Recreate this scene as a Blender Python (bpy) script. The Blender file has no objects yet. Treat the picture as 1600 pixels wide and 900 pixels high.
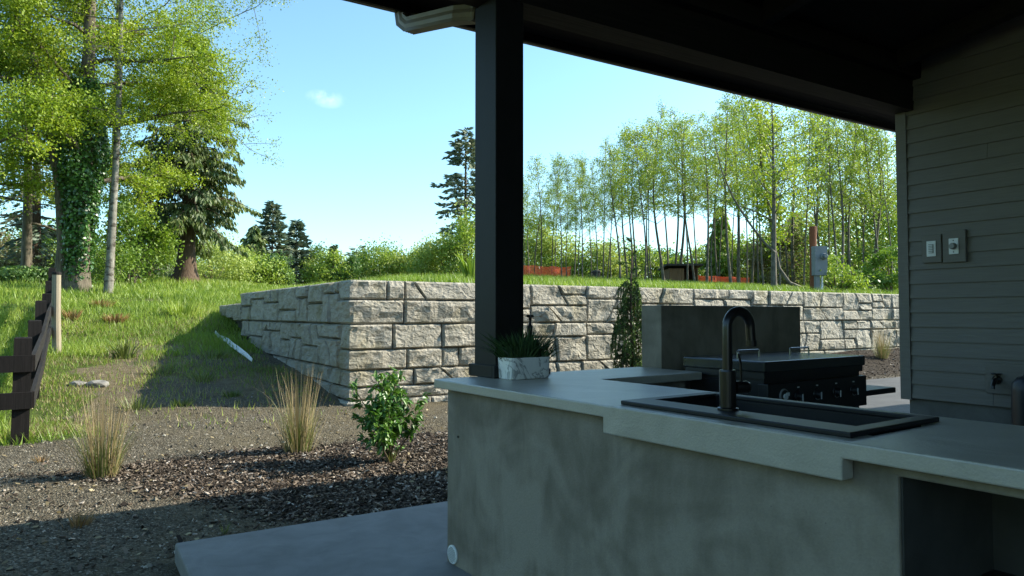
import bpy, bmesh, math, random
import numpy as np
from mathutils import Vector
SC = bpy.context.scene
COL = SC.collection

# ------------------------------------------------------------------ camera
FPX = 1107.0; HZ = 491.0
PHI = math.atan(688 / FPX); TH = math.atan((HZ - 450) / FPX); CAMH = 1.25
cd = bpy.data.cameras.new('camera'); cam = bpy.data.objects.new('camera', cd); COL.objects.link(cam)
cd.sensor_width = 36; cd.lens = 36 * FPX / 1600; cd.clip_start = .05; cd.clip_end = 3000
cam.location = (0, 0, CAMH); cam.rotation_euler = (math.radians(90) + TH, 0, -PHI)
SC.camera = cam
# ------------------------------------------------------------------ light
SUN_EL = math.radians(31.5); SUN_AZ = math.radians(-15)         # azimuth measured from +X towards +Y
SUN_DIR = Vector((math.cos(SUN_EL) * math.cos(SUN_AZ), math.cos(SUN_EL) * math.sin(SUN_AZ), math.sin(SUN_EL)))
ld = bpy.data.lights.new('sun', 'SUN'); sun = bpy.data.objects.new('sun', ld); COL.objects.link(sun)
ld.energy = 4.8; ld.angle = math.radians(.53); ld.color = (1, .93, .80)
sun.rotation_euler = (-SUN_DIR).to_track_quat('-Z', 'Y').to_euler()
SKY_STRENGTH = .137
W = bpy.data.worlds.new('World'); SC.world = W; W.use_nodes = True
SC.view_settings.view_transform = 'Standard'; SC.view_settings.look = 'None'
SC.view_settings.exposure = 1.2; SC.view_settings.gamma = 1

def ray(px, py):
    s, c = math.sin(PHI), math.cos(PHI)
    u = (px - 800) / FPX; v = (450 - py) / FPX
    d = math.cos(TH) - v * math.sin(TH)
    l = u / d; z = (math.sin(TH) + v * math.cos(TH)) / d
    return (s + l * c, c - l * s, z)

def build_world():
    nt = W.node_tree; N = nt.nodes; L = nt.links
    bg = N['Background']; bg.inputs['Strength'].default_value = SKY_STRENGTH
    sky = N.new('ShaderNodeTexSky'); sky.sky_type = 'NISHITA'; sky.sun_disc = False
    sky.sun_elevation = SUN_EL; sky.sun_rotation = math.pi / 2 - SUN_AZ
    sky.air_density = 1.0; sky.dust_density = 1.0; sky.ozone_density = 1.2; sky.altitude = 100
    tint = N.new('ShaderNodeMix'); tint.data_type = 'RGBA'; tint.blend_type = 'MULTIPLY'
    tint.inputs['Factor'].default_value = 1
    tint.inputs['B'].default_value = (.81, 1.06, 1.08, 1)
    L.new(sky.outputs[0], tint.inputs['A'])
    tc = N.new('ShaderNodeTexCoord')
    last = tint.outputs['Result']
    for (px, py, rad, amt) in ((514, 155, .014, .15), (384, 183, .012, .07), (498, 151, .011, .10)):
        d = Vector(ray(px, py)).normalized()
        nz = N.new('ShaderNodeTexNoise'); nz.inputs['Scale'].default_value = 38; nz.inputs['Detail'].default_value = 5
        L.new(tc.outputs['Generated'], nz.inputs['Vector'])
        sub = N.new('ShaderNodeVectorMath'); sub.operation = 'SUBTRACT'; sub.inputs[1].default_value = d
        nrm = N.new('ShaderNodeVectorMath'); nrm.operation = 'NORMALIZE'
        L.new(tc.outputs['Generated'], nrm.inputs[0]); L.new(nrm.outputs[0], sub.inputs[0])
        sc = N.new('ShaderNodeVectorMath'); sc.operation = 'MULTIPLY'; sc.inputs[1].default_value = (1, 1, 1.9)
        L.new(sub.outputs[0], sc.inputs[0])
        ln = N.new('ShaderNodeVectorMath'); ln.operation = 'LENGTH'; L.new(sc.outputs[0], ln.inputs[0])
        mr = N.new('ShaderNodeMapRange'); mr.inputs['From Min'].default_value = rad * 1.7; mr.inputs['From Max'].default_value = 0
        L.new(ln.outputs['Value'], mr.inputs['Value'])
        ml = N.new('ShaderNodeMath'); ml.operation = 'MULTIPLY'; L.new(mr.outputs[0], ml.inputs[0])
        m2 = N.new('ShaderNodeMapRange'); m2.inputs['From Min'].default_value = .36; m2.inputs['From Max'].default_value = .62
        L.new(nz.outputs['Fac'], m2.inputs['Value']); L.new(m2.outputs[0], ml.inputs[1])
        m3 = N.new('ShaderNodeMath'); m3.operation = 'MULTIPLY'; m3.inputs[1].default_value = amt * 1.7; m3.use_clamp = True
        L.new(ml.outputs[0], m3.inputs[0])
        mx = N.new('ShaderNodeMix'); mx.data_type = 'RGBA'; mx.inputs['B'].default_value = (9.0, 9.3, 9.6, 1)
        L.new(m3.outputs[0], mx.inputs['Factor']); L.new(last, mx.inputs['A']); last = mx.outputs['Result']
    L.new(last, bg.inputs['Color'])
build_world()

# ------------------------------------------------------------------ helpers
def srgb(r, g, b):
    return tuple((c / 255 / 12.92) if c / 255 <= .04045 else ((c / 255 + .055) / 1.055) ** 2.4 for c in (r, g, b))

class Mt:
    """small node-material helper"""
    def __init__(s, name):
        s.m = bpy.data.materials.new(name); s.m.use_nodes = True
        s.nt = s.m.node_tree; s.N = s.nt.nodes; s.L = s.nt.links
        s.b = s.N['Principled BSDF']; s.out = s.N['Material Output']
        s.tc = s.N.new('ShaderNodeTexCoord'); s.geo = s.N.new('ShaderNodeNewGeometry')
    def link(s, a, b): s.L.new(a, b)
    def mapv(s, src, scale):
        n = s.N.new('ShaderNodeVectorMath'); n.operation = 'MULTIPLY'; n.inputs[1].default_value = scale
        s.link(src, n.inputs[0]); return n.outputs[0]
    def noise(s, scale, detail=4, vec=None, rough=.55, dist=0):
        n = s.N.new('ShaderNodeTexNoise'); n.inputs['Scale'].default_value = scale; n.inputs['Detail'].default_value = detail
        n.inputs['Roughness'].default_value = rough; n.inputs['Distortion'].default_value = dist
        s.link(vec if vec is not None else s.geo.outputs['Position'], n.inputs['Vector']); return n.outputs['Fac']
    def voro(s, scale, vec=None, out='Distance', feature='F1'):
        n = s.N.new('ShaderNodeTexVoronoi'); n.inputs['Scale'].default_value = scale; n.feature = feature
        s.link(vec if vec is not None else s.geo.outputs['Position'], n.inputs['Vector']); return n.outputs[out]
    def rng(s, v, a, b, c=0, d=1):
        n = s.N.new('ShaderNodeMapRange'); 
        for k, x in zip(('From Min', 'From Max', 'To Min', 'To Max'), (a, b, c, d)): n.inputs[k].default_value = x
        s.link(v, n.inputs['Value']); return n.outputs[0]
    def math(s, op, a, b):
        n = s.N.new('ShaderNodeMath'); n.operation = op
        for i, x in enumerate((a, b)):
            if isinstance(x, (int, float)): n.inputs[i].default_value = x
            else: s.link(x, n.inputs[i])
        return n.outputs[0]
    def ramp(s, v, stops):
        n = s.N.new('ShaderNodeValToRGB'); e = n.color_ramp.elements
        while len(e) < len(stops): e.new(.5)
        for q, (p, c) in zip(e, stops): q.position = p; q.color = (*c, 1)
        s.link(v, n.inputs['Fac']); return n.outputs['Color']
    def mix(s, f, a, b, blend='MIX'):
        n = s.N.new('ShaderNodeMix'); n.data_type = 'RGBA'; n.blend_type = blend
        for k, x in (('Factor', f), ('A', a), ('B', b)):
            if isinstance(x, (int, float)): n.inputs[k].default_value = x
            elif isinstance(x, tuple): n.inputs[k].default_value = (*x, 1)
            else: s.link(x, n.inputs[k])
        return n.outputs['Result']
    def attr(s, name, out='Fac'):
        n = s.N.new('ShaderNodeAttribute'); n.attribute_name = name; return n.outputs[out]
    def objrand(s): return s.N.new('ShaderNodeObjectInfo').outputs['Random']
    def col(s, c):
        if isinstance(c, tuple): s.b.inputs['Base Color'].default_value = (*c, 1)
        else: s.link(c, s.b.inputs['Base Color'])
    def set(s, rough=.6, spec=.4, metal=0):
        s.b.inputs['Roughness'].default_value = rough; s.b.inputs['Specular IOR Level'].default_value = spec
        s.b.inputs['Metallic'].default_value = metal; return s
    def bump(s, h, strength=.4, dist=.02):
        n = s.N.new('ShaderNodeBump'); n.inputs['Strength'].default_value = strength; n.inputs['Distance'].default_value = dist
        s.link(h, n.inputs['Height']); s.link(n.outputs[0], s.b.inputs['Normal'])
    def translucent(s, color, fac):
        t = s.N.new('ShaderNodeBsdfTranslucent'); mx = s.N.new('ShaderNodeAddShader')
        cc = s.mix(1.0, color, (fac * 1.3,) * 3, 'MULTIPLY'); s.link(cc, t.inputs['Color'])
        s.link(s.b.outputs[0], mx.inputs[0]); s.link(t.outputs[0], mx.inputs[1]); s.link(mx.outputs[0], s.out.inputs['Surface'])

def simple(name, c, rough=.6, spec=.4, metal=0, var=.25, scale=6, bump=0, bscale=60):
    m = Mt(name); n = m.noise(scale, 5)
    m.col(m.mix(m.rng(n, .3, .7), tuple(x * (1 - var) for x in c), tuple(min(1, x * (1 + var)) for x in c)))
    m.set(rough, spec, metal)
    if bump: m.bump(m.noise(bscale, 4), bump, .01)
    return m.m

def leafmat(name, stops, trans, fac=.4, rough=.55, spec=.3, nscale=.6):
    m = Mt(name); r = m.attr('rnd'); n = m.noise(nscale, 2)
    v = m.math('ADD', m.math('MULTIPLY', r, .6), m.math('MULTIPLY', m.rng(n, .3, .7), .4))
    c = m.ramp(v, stops); m.col(c); m.set(rough, spec)
    m.translucent(m.mix(1.0, c, trans, 'MULTIPLY'), fac); return m.m

def barkmat(name, c1, c2, sx=9, sz=1.6, patch=None):
    m = Mt(name); p = m.mapv(m.tc.outputs['Object'], (sx, sx, sz)); n = m.noise(1.6, 6, p)
    c = m.ramp(n, [(.3, c1), (.7, c2)])
    if patch:
        q = m.mapv(m.tc.outputs['Object'], (2.2, 2.2, 4.0)); c = m.mix(m.rng(m.noise(1.4, 4, q), .5, .62), c, patch)
    m.col(c); m.set(.85, .2); m.bump(n, .6, .03); return m.m

def setp(o, label=None, cat=None, group=None, kind=None):
    if label: o['label'] = label
    if cat: o['category'] = cat
    if group: o['group'] = group
    if kind: o['kind'] = kind
    return o
def thing(name, loc, label, cat, rz=0, group=None):
    o = bpy.data.objects.new(name, None); COL.objects.link(o); o.location = loc; o.rotation_euler = (0, 0, rz)
    o.empty_display_size = .2
    return setp(o, label, cat, group)
def link(name, me, parent=None, loc=None):
    o = bpy.data.objects.new(name, me); COL.objects.link(o)
    if parent: o.parent = parent
    if loc is not None: o.location = loc
    return o

class Geo:
    def __init__(s): s.V = []; s.F = []; s.R = []; s.n = 0
    def add(s, V, F, r=None):
        V = np.asarray(V, float).reshape(-1, 3); F = np.asarray(F, int)
        s.V.append(V); s.F.append(F + s.n); s.n += len(V)
        s.R.append(np.full(len(F), .5) if r is None else np.broadcast_to(r, (len(F),)).astype(float))
    def box(s, x0, x1, y0, y1, z0, z1):
        V = [(x, y, z) for z in (z0, z1) for y in (y0, y1) for x in (x0, x1)]
        s.add(V, [(0, 2, 3, 1), (4, 5, 7, 6), (0, 1, 5, 4), (2, 6, 7, 3), (0, 4, 6, 2), (1, 3, 7, 5)]); return s
    def prism(s, poly, axis, a, b):
        """extrude a 2D polygon along axis x, y or z from a to b"""
        n = len(poly); V = []
        for t in (a, b):
            for (p, q) in poly: V.append({'x': (t, p, q), 'y': (p, t, q), 'z': (p, q, t)}[axis])
        s.add(V, [(i, (i + 1) % n, n + (i + 1) % n, n + i) for i in range(n)])
        c0 = np.mean(V[:n], 0); c1 = np.mean(V[n:], 0)
        s.add(V[:n] + [c0], [(i, n, (i + 1) % n) for i in range(n)])
        s.add(V[n:] + [c1], [(i, (i + 1) % n, n) for i in range(n)]); return s
    def tube(s, P, R, k=6, cap=True, r=.5):
        P = np.asarray(P, float); R = np.broadcast_to(np.asarray(R, float), (len(P),)); n = len(P)
        T = np.gradient(P, axis=0); T /= np.linalg.norm(T, axis=1)[:, None] + 1e-9
        A = np.zeros_like(T); q = np.cross(T[0], (0, 0, 1.) if abs(T[0][2]) < .8 else (1., 0, 0)); A[0] = q / np.linalg.norm(q)
        for i in range(1, n):
            q = A[i - 1] - T[i] * (A[i - 1] @ T[i]); A[i] = q / (np.linalg.norm(q) + 1e-9)
        B = np.cross(T, A)
        a = np.arange(k) * 2 * math.pi / k
        V = P[:, None] + R[:, None, None] * (np.cos(a)[None, :, None] * A[:, None] + np.sin(a)[None, :, None] * B[:, None])
        i = np.arange(n - 1)[:, None] * k; j = np.arange(k)[None]; j2 = (j + 1) % k
        F = np.stack([i + j, i + j2, i + k + j2, i + k + j], -1).reshape(-1, 4)
        s.add(V.reshape(-1, 3), F, r)
        if cap:
            for q, e in ((0, 0), (n - 1, 1)):
                ring = V[q]; c = ring.mean(0)
                s.add(np.vstack([ring, c]), [((x, k, (x + 1) % k) if e == 0 else (x, (x + 1) % k, k)) for x in range(k)], r)
        return s
    def lathe(s, prof, cx=0, cy=0, k=20, sx=1, sy=1):
        a = np.arange(k) * 2 * math.pi / k; V = []
        for (r, z) in prof: V += [(cx + r * sx * math.cos(t), cy + r * sy * math.sin(t), z) for t in a]
        F = [(i * k + j, i * k + (j + 1) % k, (i + 1) * k + (j + 1) % k, (i + 1) * k + j) for i in range(len(prof) - 1) for j in range(k)]
        s.add(V, F); return s
    def mesh(s, name, mat, smooth=False):
        me = bpy.data.meshes.new(name)
        if not s.V: return me
        V = np.concatenate(s.V); me.vertices.add(len(V)); me.vertices.foreach_set('co', V.ravel())
        idx = np.concatenate([f.ravel() for f in s.F]); cnt = np.concatenate([np.full(len(f), f.shape[1]) for f in s.F if len(f)])
        me.loops.add(len(idx)); me.loops.foreach_set('vertex_index', idx.astype(np.int32))
        me.polygons.add(len(cnt)); st = np.concatenate([[0], np.cumsum(cnt)[:-1]])
        me.polygons.foreach_set('loop_start', st.astype(np.int32)); me.polygons.foreach_set('loop_total', cnt.astype(np.int32))
        a = me.attributes.new('rnd', 'FLOAT', 'FACE'); a.data.foreach_set('value', np.concatenate(s.R).astype(np.float32))
        me.update(calc_edges=True); me.validate()
        me.polygons.foreach_set('use_smooth', np.full(len(me.polygons), bool(smooth)))
        if mat: me.materials.append(mat)
        return me
    def build(s, name, mat, parent=None, loc=None, smooth=False, bevel=0, fix=False):
        me = s.mesh(name, mat, smooth)
        if fix:
            bm = bmesh.new(); bm.from_mesh(me); bmesh.ops.remove_doubles(bm, verts=bm.verts, dist=1e-5)
            bmesh.ops.recalc_face_normals(bm, faces=bm.faces); bm.to_mesh(me); bm.free()
        o = link(name, me, parent, loc)
        if bevel:
            b = o.modifiers.new('bevel', 'BEVEL'); b.width = bevel; b.segments = 2; b.limit_method = 'ANGLE'; b.angle_limit = .7
        return o

def bx(x0, x1, y0, y1, z0, z1): return Geo().box(x0, x1, y0, y1, z0, z1)

def quads(g, C, size, rs, elong=1.0, nbias=None, aspect=.55, rnd=None):
    """scatter diamond leaves"""
    n = len(C); d = rs.normal(size=(n, 3))
    if nbias is not None: d = d + nbias
    d /= np.linalg.norm(d, axis=1)[:, None] + 1e-9
    e = rs.normal(size=(n, 3)); e -= (e * d).sum(1)[:, None] * d; e /= np.linalg.norm(e, axis=1)[:, None] + 1e-9
    f = np.cross(d, e); S = np.broadcast_to(size, (n,))[:, None] * rs.uniform(.7, 1.3, (n, 1))
    a = e * S * elong * .5; b = f * S * aspect * .5
    V = np.stack([C - a, C + b - a * .1, C + a, C - b - a * .1], 1).reshape(-1, 3)
    g.add(V, np.arange(n * 4).reshape(-1, 4), rs.uniform(0, 1, n) if rnd is None else rnd)

def vnoise(x, y, seed=0):
    x = np.asarray(x, float); y = np.asarray(y, float)
    xi = np.floor(x).astype(np.int64); yi = np.floor(y).astype(np.int64); fx = x - xi; fy = y - yi
    fx = fx * fx * (3 - 2 * fx); fy = fy * fy * (3 - 2 * fy)
    def h(a, b):
        q = (a * 374761393 + b * 668265263 + seed * 974634777) & 0x7fffffff
        q = ((q ^ (q >> 13)) * 1274126177) & 0x7fffffff
        return ((q ^ (q >> 16)) & 0xffff) / 65535.
    return (h(xi, yi) * (1 - fx) + h(xi + 1, yi) * fx) * (1 - fy) + (h(xi, yi + 1) * (1 - fx) + h(xi + 1, yi + 1) * fx) * fy
def fbm(x, y, seed=0, o=4):
    return sum(vnoise(np.asarray(x) * 2 ** i, np.asarray(y) * 2 ** i, seed + i) / 2 ** i for i in range(o)) / (2 - 2. ** (1 - o))
def sm(t): t = np.clip(t, 0, 1); return t * t * (3 - 2 * t)

# ------------------------------------------------------------------ terrain
WX, WY = 3.46, 10.05                      # corner of the retaining wall
WALL_TOP = 1.76
def H0(x, y):
    x = np.asarray(x, float); y = np.asarray(y, float)
    L = np.interp(y, [8, 10, 11.8, 14, 16.9, 18, 20, 22, 25.4, 35, 51, 65, 90], [-.1, -.08, .12, .36, .6, .68, 1.1, 1.4, 1.87, 2.72, 3.6, 4.2, 4.7])
    G = -.1 + .5 * sm((x - 6) / 11) * sm((y - 7.6) / 2.0)
    yp = np.minimum(np.maximum(x - WX - .6, 0) * 1.3, np.maximum(y - WY - .25, 0))
    R = np.interp(yp, [0, .4, 2, 8, 16, 28, 43, 60, 85], [1.70, 1.73, 1.88, 2.3, 2.8, 3.3, 4.0, 4.4, 4.8])
    wx = np.interp(y, [17.6, 20, 24, 35], [.12, 1.2, 5, 12])
    w = sm((x - (WX + .2)) / wx)
    up = L * (1 - w) + R * w
    front = sm((y - (WY + .2)) / .12)
    low = np.where(x < WX + .2, L, G)
    return np.where(x < WX + .2, L, low * (1 - front) + up * front)
def H(x, y):
    x = np.asarray(x, float); y = np.asarray(y, float)
    amp = np.clip((y - 5.5) / 4, 0, 1) * np.where((x > WX - .3) & (y > WY - .3) & (y < WY + 1.2), .2, 1)
    return H0(x, y) + amp * .10 * (fbm(x * .7, y * .7, 3, 3) - .5) + .025 * (fbm(x * 2.1, y * 2.1, 9, 2) - .5) * np.clip((y - 4.4) / .5, 0, 1)
def gp(px, py, zoff=0.):
    """where a line of sight meets the ground"""
    r = ray(px, py); t = 2.5; prev = 0
    while t < 120:
        if CAMH + r[2] * t - float(H(r[0] * t, r[1] * t)) <= zoff: break
        t += .02
    return (r[0] * t, r[1] * t, float(H(r[0] * t, r[1] * t)))
def at(px, Z):
    r = ray(px, 491); x, y = r[0] * Z, r[1] * Z; return (x, y, float(H(x, y)))
def zof(px, py, Z): return CAMH + ray(px, py)[2] * Z

def bare_path(x, y):
    """trodden bare soil winding up the slope"""
    pts = [(.35, 9.6), (.45, 11.2), (.62, 13.2), (.95, 15.5), (1.3, 17.8)]; d = np.full(np.shape(x), 9.)
    for (ax, ay), (bx_, by) in zip(pts[:-1], pts[1:]):
        t = np.clip(((x - ax) * (bx_ - ax) + (y - ay) * (by - ay)) / ((bx_ - ax) ** 2 + (by - ay) ** 2), 0, 1)
        d = np.minimum(d, np.hypot(x - ax - t * (bx_ - ax), y - ay - t * (by - ay)))
    return sm((.42 + (fbm(x * 1.1, y * 1.1, 61, 3) - .5) * 1.5 - d) / .4)
def grass_mask(x, y):
    n = fbm(x * .55, y * .55, 21, 4); f = fbm(x * 2.3, y * 2.3, 31, 3)
    up = (x > WX + .2) & (y > WY + .2)
    edge = np.clip((y - 12.5) / 8.0, 0, 1) * .85 + .22 + .8 * np.clip((.9 - x) / 1.2, 0, 1) * np.clip((y - 8.6) / .8, 0, 1)
    shade = np.clip((x - .6) / .8, 0, 1) * np.clip((19 - y) / 3, 0, 1)
    g = edge + (n - .52) * 1.5 + (f - .5) * .7 - shade * .02
    g = np.clip(g, 0, 1) * np.clip((y - 8.4) / .7, 0, 1) * np.where(x > .3, np.clip((y - 9.7) / 3.0, .06, 1), 1)
    g = g * (1 - .75 * bare_path(x, y))
    return np.where(up, 1.0, np.where(x < -.5, np.maximum(g, np.clip((y - 8.7) / .6, 0, 1)), g))
def mulch_mask(x, y):
    n = fbm(x * .9, y * .9, 51, 3) - .5
    a = sm((7.35 + n * 1.2 - y) / .35) * sm((x - .22 + np.where(y > 6.7, 1.3, .45) * (y - 6.7) + n * .8) / .5) 
    b = np.clip((x - 6) / 1.0, 0, 1) * sm((y - 8.1) / .2)
    return np.clip(np.maximum(a, b), 0, 1)

# ------------------------------------------------------------------ materials
def ground_mat():
    m = Mt('ground'); P = m.geo.outputs['Position']
    v = m.voro(75, out='Color'); sep = m.N.new('ShaderNodeSeparateColor'); m.link(v, sep.inputs[0])
    n1 = m.noise(1.1, 5); n2 = m.noise(9, 5); n3 = m.noise(40, 4)
    gravel = m.ramp(sep.outputs[0], [(0, (.052, .044, .030)), (.55, (.102, .087, .060)), (.85, (.158, .138, .100)), (1, (.25, .225, .175))])
    gravel = m.mix(m.rng(n1, .45, .75, 0, .6), gravel, (.06, .054, .034))
    soil = m.ramp(n2, [(.3, (.11, .085, .045)), (.7, (.20, .165, .10))])
    mul = m.ramp(m.noise(55, 3), [(.3, (.012, .009, .006)), (.55, (.04, .029, .02)), (.75, (.085, .065, .045))])
    gr = m.ramp(n2, [(.25, (.045, .062, .012)), (.6, (.075, .105, .018)), (.8, (.12, .125, .036))])
    c = m.mix(m.attr('soil'), gravel, soil); c = m.mix(m.attr('mulch'), c, mul)
    gm = m.rng(m.math('ADD', m.attr('grass'), m.math('MULTIPLY', m.math('SUBTRACT', n3, .5), .5)), .35, .6)
    c = m.mix(gm, c, gr); m.col(c); m.set(.95, .15)
    h = m.math('ADD', m.voro(75), m.math('MULTIPLY', n3, 1.2)); m.bump(h, .9, .02); return m.m

def concrete(name, c1, c2, c3, streak=True, rough=.62, spec=.35, trowel=0.):
    m = Mt(name); o = m.tc.outputs['Object']
    a = m.noise(1.7, 6, o, .6, .6); b = m.noise(3.2, 4, m.mapv(o, (1.6, 1.6, .55 if streak else 1.6)), .5, 1.0); f = m.noise(130, 3, o)
    v = m.math('ADD', m.math('MULTIPLY', a, .55), m.math('MULTIPLY', b, .45))
    if trowel:                                                      # overlapping trowel passes with soft edges
        w = m.noise(2.1, 2, o, .4, 2.6); e = m.voro(3.1, m.mapv(o, (1, 1, 1.5)), 'Color'); sp = m.N.new('ShaderNodeSeparateColor'); m.link(e, sp.inputs[0])
        v = m.math('ADD', v, m.math('MULTIPLY', m.math('SUBTRACT', w, .5), trowel)); v = m.math('ADD', v, m.math('MULTIPLY', m.math('SUBTRACT', m.noise(9, 4, m.mapv(o, (1, 1, .35)), .6, 1.8), .5), trowel * .45))
    c = m.ramp(v, [(.36, c1), (.5, c2), (.64, c3)]); c = m.mix(m.rng(f, .3, .7, 0, .18), c, tuple(x * .55 for x in c1))
    pit = m.rng(m.voro(34, o), .0, .10, 1, 0); gate = m.rng(m.noise(5, 2, o), .54, .64)
    c = m.mix(m.math('MULTIPLY', pit, gate), c, tuple(x * .35 for x in c1))
    m.col(c); m.set(rough, spec); m.bump(m.math('ADD', m.math('MULTIPLY', f, .3), b), .25, .02); return m.m

def stone_mat():
    m = Mt('wall_stone'); P = m.geo.outputs['Position']; r = m.objrand()
    q = m.mapv(P, (1, 1, 2.4)); n = m.noise(3.2, 8, q, .66, .8); f = m.noise(26, 6, q, .7); wv = m.N.new('ShaderNodeVectorMath'); wv.operation = 'ADD'; nn = m.N.new('ShaderNodeTexNoise'); nn.inputs['Scale'].default_value = 5; m.link(P, nn.inputs['Vector']); m.link(m.mapv(nn.outputs['Color'], (.5, .5, .5)), wv.inputs[0]); m.link(m.mapv(P, (1, 1, 1.7)), wv.inputs[1]); v = m.voro(7.5, wv.outputs[0])
    c = m.ramp(n, [(.3, (.285, .262, .208)), (.5, (.365, .338, .278)), (.7, (.44, .410, .342))])
    c = m.mix(m.rng(r, 0, 1, 0, .4), c, (.27, .238, .18))
    c = m.mix(m.rng(f, .55, .8, 0, .5), c, (.18, .17, .148))
    st = m.rng(m.noise(1.5, 6), .54, .70, 0, .6); c = m.mix(st, c, (.21, .18, .085))
    m.col(c); m.set(.9, .2)
    h = m.math('ADD', m.math('MULTIPLY', n, 1.3), m.math('ADD', m.math('MULTIPLY', f, .55), m.math('MULTIPLY', v, .9)))
    m.bump(h, .6, .07); return m.m

def siding_mat():
    m = Mt('siding_paint'); p = m.mapv(m.tc.outputs['Object'], (60, 2.2, 60)); n = m.noise(2.0, 5, p)
    g = m.noise(1.2, 3)
    c = m.mix(m.rng(n, .3, .7), (.150, .137, .118), (.180, .166, .145)); c = m.mix(m.rng(g, .4, .75, 0, .25), c, (.105, .095, .08))
    m.col(c); m.set(.6, .35); m.bump(n, .35, .004); return m.m

def marble_mat():
    m = Mt('marble'); o = m.tc.outputs['Object']; n = m.noise(7, 6, o, .6, 1.2)
    vn = m.rng(m.math('ABSOLUTE', m.math('SUBTRACT', m.noise(5, 5, o, .6, 2.2), .5), 0), .0, .035, 1, 0)
    c = m.mix(m.rng(n, .4, .7, 0, .5), (.84, .83, .80), (.66, .66, .64)); c = m.mix(m.math('MULTIPLY', vn, .8), c, (.12, .12, .12))
    m.col(c); m.set(.4, .5); return m.m

def wood_mat(name, c1, c2, axis=2):
    m = Mt(name); s = [28, 28, 28]; s[axis] = 1.6
    n = m.noise(1.5, 6, m.mapv(m.tc.outputs['Object'], tuple(s)), .6, .4)
    m.col(m.ramp(n, [(.3, c1), (.7, c2)])); m.set(.75, .25); m.bump(n, .5, .006); return m.m

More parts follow.
